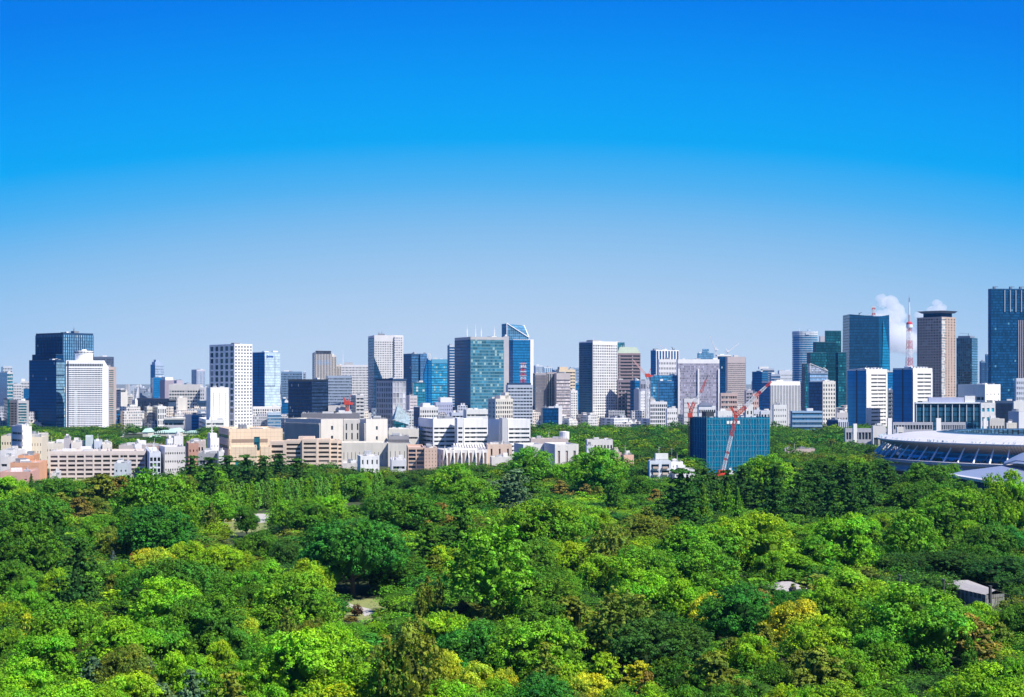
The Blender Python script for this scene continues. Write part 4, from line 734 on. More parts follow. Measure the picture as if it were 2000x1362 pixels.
m = MB(); m.poly([(60 * s, -8.9, 0), (84.2 * s, 7.6, 0), (80.6 * s, 5.6, h2 - 60), (66 * s, -4.2, h2 - 8)]); m.build('facet', glass_mat((.008, .14, .27), mull=(.01, .15, .28), var=.35, fh=4.5), ft)
m = MB(); m.bar((24 * s, 15, h1 - 3), (24 * s, 15, h1 + 7), .8); m.bar((24 * s, 15, h1 + 5), (29 * s, 15, h1 + 8), .6); m.box(36 * s, 50 * s, 10, 25, h1 - 3, h1 + 2.5); m.build('roof_crane', plain((.08, .1, .14)), ft)
for (x, y) in ((X_(1700, Y), Y + 25),): FOOT.append((x, y, 45))
ms = empty('lattice_mast', (X_(1712, Y), Y + 20, h1 - 2), 0, 'short red and white lattice mast on the massive dark faceted tower', 'mast')
m = MB(); zz = Z_(597, Y) - h1 + 2; lattice(m, (0, 0, 0), (0, 0, zz), 4.2, 7, r=.35, bands=lambda t: int(t * 5) % 2); m.build('lattice', [plain((.75, .75, .75)), plain((.65, .08, .06))], ms)
# twin slabs
for (l, c, r, top, Y, lab) in ((1655, 1692, 1733, 721, 1850, 'left one of the twin slabs with blue side walls and white banded fronts'), (1744, 1783, 1821, 719, 1800, 'right one of the twin slabs with blue side walls and white banded fronts')):
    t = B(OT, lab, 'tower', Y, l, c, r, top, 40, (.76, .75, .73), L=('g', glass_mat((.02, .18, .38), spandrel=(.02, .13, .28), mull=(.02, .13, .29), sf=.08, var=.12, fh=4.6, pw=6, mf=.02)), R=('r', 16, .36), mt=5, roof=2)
    m = MB(); m.box(-.5, -.05, t.d * .47, t.d * .53, 0, t.h - 1); m.build('wall_slot', m_nvy, t.e)
    m = MB(); m.box(0, t.w * .22, -.3, -.02, 0, t.h - 5); m.box(t.w * .92, t.w, -.3, -.02, 0, t.h - 5); m.build('side_pier', wall_mat((.8, .79, .77)), t.e)
    m = MB()
    for i in range(6): m.box(t.w * (i / 6.5), t.w * (i / 6.5) + 2, 2, 5, t.h - 1, t.h + 1.6)
    m.build('roof_vents', m_wht, t.e)
B(OB, 'dark balconied block filling the gap between the twin slabs', 'building', 1950, 1732, 1734, 1745, 762, 6, (.12, .15, .2), R=('r', 10, .5))
B(OT, 'navy glass tower seen behind the gap between the twin slabs', 'tower', 2300, 1729, 1731, 1746, 727, 6, (.03, .10, .2), R=('g', G_BLUE))
# observation tower
Y = 4700; tt = empty('broadcast_tower', (X_(1776, Y), Y, 0), R_(20), 'red and white lattice broadcast tower with a long antenna, left of the brown tower', 'tower')
sY = Y / F; zt_ = Z_(578, Y); zo = Z_(640, Y); zd = Z_(716, Y)
m = MB(); bandf = lambda t: 0 if int(t * 6.0) % 2 else 1
import itertools
def legw(z): return 6.5 * sY * .5 + 22 * max(0, (zd - z) / zd) ** 1.6 * 2 + 1.5 * max(0, (zo - z) / (zo - zd)) * 1.8
lv = [zd * .0, zd * .3, zd * .55, zd * .78, zd]; lv += [zd + (zo - zd) * i / 9 for i in range(1, 10)]
for i in range(len(lv) - 1):
    z0, z1 = lv[i], lv[i + 1]; a, b_ = legw(z0), legw(z1); k = 1 if (i // 2) % 2 else 0
    P0 = [(sx * a, sy * a, z0) for sx, sy in ((-1, -1), (1, -1), (1, 1), (-1, 1))]; P1 = [(sx * b_, sy * b_, z1) for sx, sy in ((-1, -1), (1, -1), (1, 1), (-1, 1))]
    for j in range(4):
        m.bar(P0[j], P1[j], .7, k); m.bar(P0[j], P1[(j + 1) % 4], .4, k); m.bar(P0[(j + 1) % 4], P1[j], .4, k); m.bar(P1[j], P1[(j + 1) % 4], .4, k)
m.bar((0, 0, zd * .5), (0, 0, zo), 1.3, 1, k=6)
m.build('lattice', [plain((.55, .035, .025)), plain((.75, .73, .72))], tt)
m = MB(); ring(m, 0, 0, 6, 9.4, zo - 2, zo, 20, 1); ring(m, 0, 0, 9.4, 9.4, zo, zo + 9, 20, 1); ring(m, 0, 0, 9.4, 8.5, zo + 9, zo + 15, 20, 0); ring(m, 0, 0, 8.5, 0, zo + 15, zo + 19, 20, 0); ring(m, 0, 0, 0, 6, zo - 2.2, zo - 2, 20, 1); m.build('observation_deck', [plain((.6, .03, .03)), plain((.82, .82, .82))], tt)
m = MB(); ring(m, 0, 0, 15, 15, zd - 10, zd, 16, 0); ring(m, 0, 0, 15, 6, zd, zd + 2, 16, 0); m.build('main_deck', [plain((.8, .8, .8))], tt)
m = MB(); zz = zt_ - zo - 19; m.bar((0, 0, zo + 18), (0, 0, zo + 19 + zz * .25), 2.6, 0, k=6); m.bar((0, 0, zo + 19 + zz * .25), (0, 0, zo + 19 + zz * .55), 2.2, 1, k=6); m.bar((0, 0, zo + 19 + zz * .55), (0, 0, zo + 19 + zz * .75), 1.5, 1, k=6); m.bar((0, 0, zo + 19 + zz * .75), (0, 0, zo + 19 + zz * .92), 1.6, 2, k=6); m.bar((0, 0, zo + 19 + zz * .92), (0, 0, zo + 25 + zz), .5, 0, k=5)
m.build('antenna', [plain((.6, .35, .32)), plain((.8, .8, .8)), plain((.25, .26, .3))], tt)
# brown tower with winged roof
bt = B(AB, 'tall brown apartment tower crowned by a wide dark wing shaped roof', 'tower', 2150, 1791, 1839, 1867, 619, 40, (.43, .33, .27), L=('w', 9, 40, .66, .55), R=('w', 5, 40, .4, .45), mt=1.5, roof=0)
m = MB(); W, D, H = bt.w, bt.d, bt.h; m.box(W * .1, W * .9, D * .1, D * .8, H - .9, H + 5.5); m.build('crown_storey', G_DARK, bt.e)
m = MB(); m.v += [(W * .05, D * .02, H + 5.5), (W * .95, D * .02, H + 5.5), (W * .95, D * .85, H + 5.5), (W * .05, D * .85, H + 5.5), (-W * .05, -D * .05, H + 8.5), (W * 1.05, -D * .05, H + 8.5), (W * 1.05, D * .98, H + 8.5), (-W * .05, D * .98, H + 8.5)]
m.f += [(0, 3, 2, 1), (4, 5, 6, 7), (0, 1, 5, 4), (1, 2, 6, 5), (2, 3, 7, 6), (3, 0, 4, 7)]; m.m += [0] * 6; m.build('wing_roof', wall_mat((.12, .15, .22)), bt.e)
m = MB(); m.box(-.9, W * .22, -.9, -.05, 0, H - 1); m.build('corner_bay', glass_mat((.14, .2, .24), spandrel=(.6, .52, .46), mull=(.55, .48, .42), fh=3.6, pw=3, sf=.4, mf=.2, var=1, lit=.1), bt.e)
ra = B(AB, 'round shouldered teal glass apartment tower right of the winged brown tower', 'tower', 2250, 1868, 1898, 1909, 660, 60, (.04, .13, .2), L=('w', 8, 34, .8, .72, pane_mat((.015, .10, .17), (.10, .3, .38), .3)), R=('h', G_SKY, 34, .35), mt=1, roof=0, rough=.4)
m = MB(); m.box(2, ra.w * .9, 3, ra.d * .92, ra.h - .9, ra.h + 3); m.bar((ra.w * .4, 8, ra.h), (ra.w * .4, 8, ra.h + 7), .5); m.bar((ra.w * .4, 8, ra.h + 6), (ra.w * .1, 18, ra.h + 7), .4); m.build('roof_deck', wall_mat((.2, .24, .32)), ra.e)
B(OT, 'left of two slim slate shafts before the giant right hand tower', 'tower', 2800, 1913, 1916, 1925, 706, 8, (.1, .18, .3), R=('f', G_NAVY, 4, .2))
B(OT, 'taller right one of two slim slate shafts before the giant right hand tower', 'tower', 2810, 1924, 1926, 1936, 692, 8, (.1, .18, .3), R=('f', G_NAVY, 4, .2))
gt_ = B(OT, 'giant dark blue tower cut by the right edge, ribbed near its top', 'tower', 2300, 1930, 1936, 2075, 564, 6, (.03, .08, .14), R=('g', glass_mat((.006, .05, .13), mull=(.01, .065, .15), var=.7, lit=.015, litcol=(.1, .3, .42), pw=2.5)), L=('g', G_NAVY), mt=2, roof=0, rough=.4)
m = MB(); W, H = gt_.w, gt_.h
for i in range(11): x = W * (.18 + .078 * i); m.box(x, x + 1.2, -1.4, -.16, H - 34, H - 2)
m.build('crown_ribs', wall_mat((.3, .36, .42)), gt_.e)
m = MB()
for i in range(22): x = W * .375 + i * 3.1; m.box(x, x + 1.2, -1.2, -.16, 0, H - 46)
m.build('lower_ribs', wall_mat((.30, .29, .33)), gt_.e)
for x in (.05, .28, .42): m = MB(); m.box(W * x, W * x + 3, 4, 8, H - 1, H + 3.5); m.box(W * x + 3, W * x + 7, 5, 6, H + 2.5, H + 3.5); m.build('roof_crane', plain((.15, .2, .28)), gt_.e)
B(OB, 'blue sided white office block in front of the two slim slate shafts', 'building', 1800, 1871, 1924, 1954, 751, 55, (.82, .81, .79), L=('r', 3, .22), R=('w', 4, 7, .2, .25), mt=8, roof=2)
gb = B(OB, 'long glass hall with thin white columns and a flat white roof edge', 'building', 1600, 1786, 1789, 1915, 786, 4, (.55, .6, .66), R=('g', glass_mat((.012, .06, .11), mull=(.06, .12, .18), var=.6, fh=5, pw=1.3)), mt=1.5, roof=2, ext=((.2, .75, .15, .8, 5, wall_mat((.42, .46, .62))), (.76, .92, .1, .6, 6.5, m_wht)))
m = MB(); W, H = gb.w, gb.h
for i in range(10): x = W * i / 9 - .3; m.box(x, x + .6, -1.6, -1.0, 0, H - 1.4)
m.box(-1.5, W + 8, -2.2, 0, H - 1.39, H - .5); m.build('white_columns', wall_mat((.6, .66, .72)), gb.e)
B(OB, 'white stair tower with turquoise windows at the right end of the long glass hall', 'building', 1590, 1914, 1916, 1944, 787, 4, (.82, .81, .79), R=('w', 3, 4, .55, .4, pane_mat((.02, .3, .42), (.1, .5, .6), .3)))
B(OB, 'navy ribbed block right of the white stair tower', 'building', 1650, 1943, 1945, 1981, 783, 4, (.05, .08, .14), R=('f', G_DARK, 16, .25), rough=.4)
B(OB, 'white roof block beside the navy ribbed block at the right', 'building', 1630, 1978, 1980, 2000, 784, 4, (.8, .8, .78))
B(OB, 'small lavender cube below the white roof block at the right edge', 'building', 1400, 1969, 1990, 2004, 804, 45, (.55, .57, .62))
B(OT, 'white and blue banded flats at the right edge before the giant tower', 'tower', 1900, 1982, 1985, 2030, 739, 6, (.62, .66, .74), R=('w', 12, 10, .5, .5), roof=2)
# parking decks behind the stadium
for i, (l, r, top, Y, lab) in enumerate(((1651, 1740, 837, 1300, 'lower left parking deck of grey slats behind the wood'), (1744, 1822, 825, 1310, 'middle parking deck of grey slats behind the stadium roof'), (1836, 1886, 825, 1305, 'right parking deck of grey slats behind the stadium roof'))):
    t = B('parking_deck', lab, 'car park', Y, l - 2, l, r, top, 3, (.46, .47, .52), R=('r', 4 if i else 2, .55, None, 14), mt=.9, roof=0)
for (l, r, top, lab) in ((1667, 1674, 828, 'leftmost slim white stair tower of the parking decks'), (1734, 1742, 817, 'slim white stair tower between the lower left and middle parking decks'), (1829, 1838, 817, 'tall grey stair tower between the middle and right parking decks'), (1921, 1926, 818, 'thin white shaft right of the right parking deck')):
    B('stair_tower', lab, 'tower', 1290, l - 2, l, r, top, 20, (.72, .72, .72), R=None, roof=0)
B(OB, 'white roofed pavilion with a dark opening left of the stadium roof', 'building', 1280, 1702, 1705, 1730, 832, 4, (.7, .68, .66), R=('r', 1, .3), mb=2)
B(OB, 'small cream box with slats above the left tip of the stadium roof', 'building', 1260, 1750, 1752, 1765, 834, 4, (.72, .70, .66), R=('r', 4, .3), roof=0)
B(OB, 'row of small cream upper rooms behind the stadium roof at the right', 'building', 1400, 1930, 1933, 1962, 818, 6, (.6, .58, .54), R=('w', 5, 2, .5, .4), roof=2)
B(OB, 'cream low house with four windows near the right edge above the stadium roof', 'building', 1380, 1963, 1966, 1986, 826, 6, (.7, .66, .58), R=('w', 4, 1, .5, .4), roof=1, mt=1.5)
# ---- stadium
st = empty('stadium', (368, 1085, 0), 0, 'wide oval stadium with a white roof, brown soffit and leaning pale columns', 'stadium')
AX, AY = 116.0, 132.0
def el(m, r0, z0, r1, z1, mi=0, n=96): ring(m, 0, 0, r0, r1, z0, z1, n, mi, AX, AY)
g = NT('roof_panels'); tcn = g.n('ShaderNodeTexCoord'); s3 = g.n('ShaderNodeSeparateXYZ', {0: tcn.outputs['Object']}); an = g.m('ARCTAN2', s3.outputs[1], s3.outputs[0])
seam = g.m('LESS_THAN', g.m('FRACT', g.m('MULTIPLY', an, 22.3)), .05); nz = g.n('ShaderNodeTexNoise', {'Vector': tcn.outputs['Object'], 'Scale': .12, 'Detail': 5.0})
g.bsdf(Base_Color=g.mix(g.m('MULTIPLY', seam, .5), g.mix(nz.outputs[0], (.44, .44, .45), (.68, .67, .66)), (.2, .2, .22)), Roughness=.6); ROOFM = g.mat
m = MB(); el(m, .97, 20.6, .97, 21.6); el(m, .97, 21.6, .80, 24.4); el(m, .80, 24.4, .62, 25.6); m.build('roof', ROOFM, st)
m = MB(); el(m, .62, 25.6, .56, 26.4); el(m, .56, 26.4, .50, 25.8); el(m, .5, 25.8, .5, 20); m.build('glass_roof_rim', glass_mat((.06, .13, .2), mull=(.02, .03, .05), pw=4, fh=1.0, sf=.3, mf=.3, var=1), st)
m = MB(); el(m, .84, 14.6, .89, 16.6); el(m, .89, 16.6, .97, 20.6)
g = NT('soffit'); tcn = g.n('ShaderNodeTexCoord'); s3 = g.n('ShaderNodeSeparateXYZ', {0: tcn.outputs['Object']}); an = g.m('ARCTAN2', s3.outputs[1], s3.outputs[0])
rib = g.m('LESS_THAN', g.m('FRACT', g.m('MULTIPLY', an, 60)), .12); nz = g.n('ShaderNodeTexNoise', {'Vector': tcn.outputs['Object'], 'Scale': .4})
cc = g.mix(rib, g.mix(nz.outputs[0], (.42, .35, .32), (.60, .50, .45)), (.05, .05, .06)); g.bsdf(Base_Color=cc, Roughness=.8)
m.build('soffit', g.mat, st)
m = MB(); el(m, .86, 8, .84, 14.6); m.build('concourse_wall', glass_mat((.06, .36, .58), spandrel=(.03, .2, .36), mull=(.08, .4, .6), pw=7, fh=3.8, sf=.5, var=1.0), st)
m = MB(); el(m, 1.03, 7.6, 1.03, 9.4); el(m, 1.03, 9.4, .86, 9.4); el(m, 1.025, 2, 1.0, 7.6); el(m, 1.04, 2.0, 1.04, 3.2); el(m, 1.04, 3.2, .9, 3.2); el(m, 1.0, -.1, 1.0, 2); m.build('podium', wall_mat((.50, .48, .50), joints=5), st)
m = MB()
for i in range(70):
    a = 2 * math.pi * i / 70 + .02; m.bar((AX * 1.0 * math.cos(a), AY * 1.0 * math.sin(a), 9.4), (AX * .915 * math.cos(a + .012), AY * .915 * math.sin(a + .012), 19), .5, r2=.35) if False else None
    o = MB(); c0 = (AX * .995 * math.cos(a), AY * .995 * math.sin(a), 9.3); c1 = (AX * .925 * math.cos(a + .0), AY * .925 * math.sin(a), 18.3); o.bar(c0, c1, .62, r2=.42, k=6)
    if math.sin(a) < .25 or i % 2: o.build('column', plain((.74, .80, .84)), st)
m = MB()
for i in range(70):
    a = 2 * math.pi * (i + .5) / 70; m.bar((AX * .93 * math.cos(a), AY * .93 * math.sin(a), 9.4), (AX * .88 * math.cos(a + .03), AY * .88 * math.sin(a + .03), 16.0), .22)
m.build('inner_braces', plain((.25, .35, .42)), st)
m = MB(); rr = random.Random(5)
for i in range(120):
    a = -math.pi * rr.random(); q = rr.uniform(.88, .97); x, y = AX * q * math.cos(a), AY * q * math.sin(a); ss = rr.uniform(.4, 1.0); m.box(x - ss, x + ss, y - ss, y + ss, 9.4, 9.6 + ss * 1.4)
m.build('planters', plain((.03, .08, .03)), st)
m = MB(); rr = random.Random(8)
for i in range(150):
    a = math.pi * (1 + rr.uniform(-.25, .9)); x, y = AX * .955 * math.cos(a), AY * .955 * math.sin(a); z = 21.8; m.box(x - .25, x + .25, y - .25, y + .25, z, z + rr.uniform(.6, 1.6))
m.build('roof_edge_fittings', plain((.5, .6, .65)), st)
FOOT.append((368, 1085, 134))
# gymnasium with a curved metal roof, in front at the right
gy = empty('gymnasium', (X_(1855, 784), 784, 0), 0, 'low sports hall with sweeping silver ribbed metal wings at the right edge', 'sports hall')
def zz(py, Y): return Z_(py, Y)
g = NT('metal_roof'); tcn = g.n('ShaderNodeTexCoord'); s3 = g.n('ShaderNodeSeparateXYZ', {0: tcn.outputs['Object']})
sm = g.m('LESS_THAN', g.m('FRACT', g.m('DIVIDE', s3.outputs[0], 1.4)), .12); nz = g.n('ShaderNodeTexNoise', {'Vector': tcn.outputs['Object'], 'Scale': .15, 'Detail': 4.0})
g.bsdf(Base_Color=g.mix(g.m('MULTIPLY', sm, .5), g.mix(nz.outputs[0], (.30, .33, .42), (.42, .45, .52)), (.12, .14, .2)), Roughness=.38, Metallic=.35); METAL = g.mat
def grid_surf(m, f, nu, nv, mi=0):
    n = len(m.v)
    for i in range(nu + 1):
        for j in range(nv + 1): m.v.append(f(i / nu, j / nv))
    for i in range(nu):
        for j in range(nv): a = n + i * (nv + 1) + j; m.f.append((a, a + nv + 1, a + nv + 2, a + 1)); m.m.append(mi)
X0 = gy.location.x
def P3(px, py, Y): Y = Y * 1.12; return Vector((X_(px, Y) - X0, Y - 784, Z_(py, Y)))
m = MB(); A0, A1, B0, B1 = P3(1852, 927, 700), P3(1932, 944, 660), P3(1935, 912, 780), P3(2010, 948, 650)
A2 = P3(1975, 908, 800)
def wing(u, v):      # u along the eave, v up the slope
    e0 = A0.lerp(P3(2010, 953, 645), u); e1 = P3(1880, 920, 740).lerp(P3(2030, 905, 800), u); p = e0.lerp(e1, v); p.z += math.sin(v * 1.57) * 1.2 * u; return tuple(p)
grid_surf(m, wing, 20, 6); m.build('metal_roof', METAL, gy)
m = MB(); e0, e1 = A0, P3(2010, 953, 645)
m.poly([tuple(e0 + Vector((-.3, -.4, .1))), tuple(e0 + Vector((-.3, -.4, -.9))), tuple(e1 + Vector((0, -.4, -1.6))), tuple(e1 + Vector((0, -.4, .1)))]); m.poly([tuple(e0 + Vector((-.3, -.4, .12))), tuple(e1 + Vector((0, -.4, .12))), tuple(e1 + Vector((-.5, 6, .9))), tuple(e0 + Vector((1, 5, .5)))]); m.build('eave', plain((.62, .62, .62), .4), gy)
m = MB(); m.poly([tuple(A0 + Vector((2, 3, -.9))), (A0.x + 2, 3, 0), (e1.x, e1.y + 4, 0), tuple(e1 + Vector((0, 4, -1.6)))]); m.build('wall', G_DARK, gy)
m = MB()
def dome(u, v):
    a = P3(1960, 912, 770).lerp(P3(2060, 925, 700), u); b_ = P3(1962, 908, 800).lerp(P3(2090, 880, 800), u); p = a.lerp(b_, v); p.z += math.sin(v * 1.57) * (1 + 3 * u) + 2.0 * math.sin(min(1, u * 3) * 1.57) + .8; return tuple(p)
grid_surf(m, dome, 24, 8); m.build('curved_hood', METAL, gy)
m = MB(); m.bar(tuple(P3(1960, 911, 770) + Vector((0, 0, 1))), tuple(P3(1985, 911, 752) + Vector((0, 0, 3))), .5); m.bar(tuple(P3(1985, 911, 752) + Vector((0, 0, 3))), tuple(P3(2060, 922, 700) + Vector((0, 0, 4))), .5); m.build('hood_rim', plain((.5, .5, .52)), gy)
FOOT.append((X_(1960, 830), 830, 40))
# ---- building under blue netting
g = NT('safety_net'); tcn = g.n('ShaderNodeTexCoord'); s3 = g.n('ShaderNodeSeparateXYZ', {0: tcn.outputs['Object']}); U = g.m('ADD', s3.outputs[0], s3.outputs[1])
u = g.m('FRACT', g.m('DIVIDE', U, 1.8)); v = g.m('FRACT', g.m('DIVIDE', s3.outputs[2], 1.7)); u2 = g.m('FRACT', g.m('DIVIDE', U, 7.2)); v2 = g.m('FRACT', g.m('DIVIDE', s3.outputs[2], 5.1))
ln = g.m('MAXIMUM', g.m('LESS_THAN', u, .1), g.m('LESS_THAN', v, .14)); ln2 = g.m('MAXIMUM', g.m('LESS_THAN', u2, .06), g.m('LESS_THAN', v2, .1))
nz = g.n('ShaderNodeTexNoise', {'Vector': tcn.outputs['Object'], 'Scale': .35, 'Detail': 6.0}); cell = g.n('ShaderNodeTexWhiteNoise', {'Vector': g.n('ShaderNodeCombineXYZ', {0: g.m('FLOOR', g.m('DIVIDE', U, 1.8)), 1: g.m('FLOOR', g.m('DIVIDE', s3.outputs[2], 5.1))}).outputs[0]}, noise_dimensions='3D')
base_ = g.mix(g.m('MULTIPLY_ADD', cell.outputs[0], .5, g.m('MULTIPLY', nz.outputs[0], .6)), (.0, .07, .17), (.0, .17, .31))
c = g.mix(g.m('MULTIPLY', ln, .3), base_, (.0, .22, .34)); c = g.mix(g.m('MULTIPLY', ln2, .5), c, (.0, .28, .42)); g.bsdf(Base_Color=c, Roughness=.8, Specular_IOR_Level=.04); NET = g.mat
nb = B('construction_site', 'square building wrapped in deep blue green scaffold netting behind the leaning crane', 'building site', 1050, 1353, 1383, 1497, 819, 14, (.2, .22, .24), mt=1, roof=0)
W, D, H = nb.w, nb.d, nb.h
m = MB(); N1, N2 = 40, 26
def netR(i, j): return (W * i / N1, -1.6 - .25 * math.sin(i * 1.7) * math.sin(j * .9), H * 1.0 * j / N2)
m.box(-1.6, W + 1.6, -1.62, -1.4, 0, H + 1.2); m.box(-1.62, -1.4, -1.4, D + 1.6, 0, H + 1.2); m.box(W + 1.4, W + 1.62, -1.4, D + 1.6, 0, H + 1.2); m.build('net', NET, nb.e)
m = MB(); rr = random.Random(2)
for i in range(24):
    x = -1.6 + (W + 3.2) * i / 23; m.bar((x, -1.75, 0), (x, -1.75, H + 2.2), .09)
for j in range(10):
    z = H * (j + 1) / 10; m.bar((-1.7, -1.78, z), (W + 1.7, -1.78, z), .08)
for i in range(6): x = W * (i / 6); m.bar((x, -1.85, 0), (x + W / 6, -1.85, H * .5), .07); m.bar((x + W / 6, -1.85, H * .5), (x, -1.85, H), .07)
for k in range(11): y = -1.6 + (D + 3) * k / 10; m.bar((-1.75, y, 0), (-1.75, y, H + 2.2), .09)
m.build('scaffold', plain((.2, .42, .5)), nb.e)
m = MB()
for i in range(26): x = rr.uniform(1, W - 5); bw = rr.uniform(1, 4); y = rr.uniform(0, 8); m.box(x, x + bw, y, y + 1.5, H - .9, H + rr.uniform(.3, 2.2))
m.build('deck_materials', plain((.55, .58, .6)), nb.e)
m = MB(); m.box(W * .02, W * .16, 6, 14, H - .9, H + 5); m.build('site_cabin', plain((.03, .04, .05)), nb.e)
m = MB()
for i in range(4): x = W * (.3 + .06 * i); m.box(x, x + 1.8, -1.95, -1.9, H - 3.2, H - 1.2)
m.build('banner', plain((.75, .8, .8)), nb.e)
# ---- cranes
RED = plain((.62, .07, .04), .5); CW = plain((.78, .78, .78), .5); DRK = plain((.06, .05, .05))
def Pt(px, py, Y, o): return (X_(px, Y) - o[0], Y - o[1], Z_(py, Y) - o[2])
Y = 1010; o = (X_(1412, Y), Y, 0); cr = empty('crawler_crane', o, 0, 'large crane with leaning red and white lattice mast before the blue netting', 'crane')
m = MB(); lattice(m, Pt(1410, 930, Y, o), Pt(1428, 852, Y, o), 1.9, 18, r=.13, bands=lambda t: 1 if (t < .25 or .62 < t < .99) else (0 if int(t * 24) % 2 else 1)); lattice(m, Pt(1428, 852, Y, o), Pt(1436, 818, Y, o), 2.0, 8, r=.16, bands=lambda t: 0); m.build('mast', [RED, CW], cr)
m = MB(); lattice(m, Pt(1437, 812, Y, o), Pt(1456, 795, Y, o), 2.2, 5, r=.2, bands=lambda t: 0); lattice(m, Pt(1456, 795, Y, o), Pt(1475, 775, Y, o), 2.2, 6, r=.2, bands=lambda t: 1); lattice(m, Pt(1475, 775, Y, o), Pt(1506, 746, Y, o), 1.9, 9, r=.15, wd2=1.0, bands=lambda t: 0 if int(t * 3) != 1 else 1); m.build('jib', [RED, CW], cr)
m = MB(); p = Vector(Pt(1437, 814, Y, o)); m.box(p.x - 1.2, p.x + 1.2, -1.0, 1.0, p.z - .9, p.z + 1.1); m.bar(tuple(p), Pt(1426, 796, Y, o), .3); m.bar(Pt(1426, 796, Y, o), Pt(1433, 803, Y, o), .4); m.bar(Pt(1429, 794, Y, o), Pt(1437, 812, Y, o), .35); m.build('slewing_head', RED, cr)
m = MB(); m.bar(Pt(1426, 796, Y, o), Pt(1475, 775, Y, o), .06); m.bar(Pt(1505, 746, Y, o), Pt(1505, 800, Y, o), .05); m.build('cables', DRK, cr)
m = MB(); m.box(-4, 4, -3, 3, 0, 1.4); m.box(-3, 3.5, -2, 2, 1.4, 4); m.build('base', RED, cr)
Y = 1075; o = (X_(1347, Y), Y, 0); cr = empty('tower_crane', o, 0, 'rusty tower crane at the left edge of the blue netting, red jib raised', 'crane')
m = MB(); lattice(m, (0, 0, 0), Pt(1347, 812, Y, o), 1.7, 30, r=.11, bands=lambda t: 0); m.build('mast', [plain((.16, .07, .06))], cr)
m = MB(); lattice(m, Pt(1348, 806, Y, o), Pt(1356, 786, Y, o), 2.0, 4, r=.22, bands=lambda t: 0); lattice(m, Pt(1356, 786, Y, o), Pt(1368, 768, Y, o), 1.5, 5, r=.12, bands=lambda t: 1); lattice(m, Pt(1368, 768, Y, o), Pt(1379, 742, Y, o), 1.4, 7, r=.12, wd2=.9, bands=lambda t: 0); m.bar(Pt(1379, 742, Y, o), Pt(1383, 732, Y, o), .3, 2); m.build('jib', [RED, CW, DRK], cr)
m = MB(); m.bar(Pt(1348, 808, Y, o), Pt(1343, 786, Y, o), .35); m.bar(Pt(1343, 786, Y, o), Pt(1351, 800, Y, o), .25); p = Pt(1348, 808, Y, o); m.box(p[0] - 1.5, p[0] + 1.5, -1.2, 1.2, p[2] - 2.5, p[2] + .5); m.build('slewing_head', RED, cr)
def luff(label, Y, bx, by, base_py, tx, ty, cols, name='tower_crane', wd=2.2, cx=None):
    o = (X_(bx, Y), Y, 0); e = empty(name, o, 0, label, 'crane'); z0 = Z_(base_py, Y)
    m = MB(); lattice(m, (0, 0, max(0, z0)), Pt(bx, by, Y, o), wd, 8, r=.3); m.build('mast', cols[1], e)
    m = MB(); p = Pt(bx, by, Y, o); m.box(p[0] - wd, p[0] + wd, -wd, wd, p[2] - .5, p[2] + wd * 1.3); s = 1 if tx > bx else -1; m.bar((p[0] - s * wd * 2, 0, p[2] + 1), (p[0] + s * 2, 0, p[2] + 1), wd * .6); m.bar((p[0], 0, p[2]), (p[0] - s * wd * 1.2, 0, p[2] + wd * 3.4), .4); m.build('slewing_head', cols[0], e)
    m = MB(); lattice(m, p, Pt(tx, ty, Y, o), wd * .9, 9, r=.28, wd2=wd * .35); m.build('jib', cols[2 if len(cols) > 2 else 0], e)
    return e
luff('white crane on the skyline with its jib raised steeply to the left', 2900, 1398, 684, 706, 1387, 657, (CW, CW))
luff('white crane on the skyline with its jib slanting up to the right', 2880, 1421, 688, 708, 1443, 671, (CW, CW))
luff('thin white crane tipping left above the striped crown tower', 2600, 1299, 684, 700, 1285, 671, (CW, CW), wd=1.6)
luff('tiny dark crane on the right of the striped crown tower roof', 2610, 1316, 686, 700, 1312, 678, (DRK, DRK), wd=1.2)
luff('crane with a red cab and a white red tipped jib above the white pencil tower', 2000, 1265, 736, 828, 1237, 704, (RED, CW, plain((.75, .45, .42), .5)), wd=3.0)
luff('squat bright red crane on the low louvred office', 1895, 678, 790, 806, 671, 777, (RED, RED, RED), wd=3.4)
o = (X_(1263, 2030), 2030, 0); e = empty('construction_hoist', o, 0, 'white lattice hoist climbing the front of the white pencil tower', 'hoist'); m = MB(); lattice(m, (0, 0, 0), (0, 0, Z_(762, 2030)), 3.2, 30, r=.3); m.build('lattice', plain((.3, .32, .36)), e)
# red white roof mast seen near the left centre
# ---- nearer buildings at the edge of the park
m_ora = (.62, .33, .18)
B(AB, 'pale rooftop block behind the long beige apartment block', 'apartments', 1200, 46, 52, 83, 848, 8, (.66, .62, .56), R=('w', 3, 3, .35, .3))
wt = B(OB, 'white and cream stepped office tower above the orange brick buildings at the left', 'building', 1050, 22, 43, 62, 833, 38, (.78, .76, .72), L=('r', 6, .3), R=None, ext=((.1, .8, .1, .7, 1.2, m_wht),))
B(OB, 'cream office wing with square windows left of the stepped office tower', 'building', 1080, -6, 2, 28, 852, 8, (.74, .66, .50), R=('w', 5, 4, .45, .35))
B(OB, 'sand coloured wing right of the stepped office tower, with a grey shaded end', 'building', 1060, 56, 60, 82, 854, 10, (.74, .66, .52), R=('w', 4, 4, .25, .35))
B(OB, 'flat white roofed hall on the far left behind the orange brick buildings', 'building', 1020, -8, 0, 32, 880, 6, (.74, .73, .72), R=('r', 3, .3), roof=2)
B(OB, 'white flat roofed annex left of the orange brick buildings', 'building', 990, -8, 0, 16, 893, 6, (.70, .68, .68), R=('r', 2, .3))
B(OB, 'upper orange brick block with a small square window at the left', 'building', 960, 32, 35, 66, 890, 10, m_ora, R=('w', 3, 3, .18, .2))
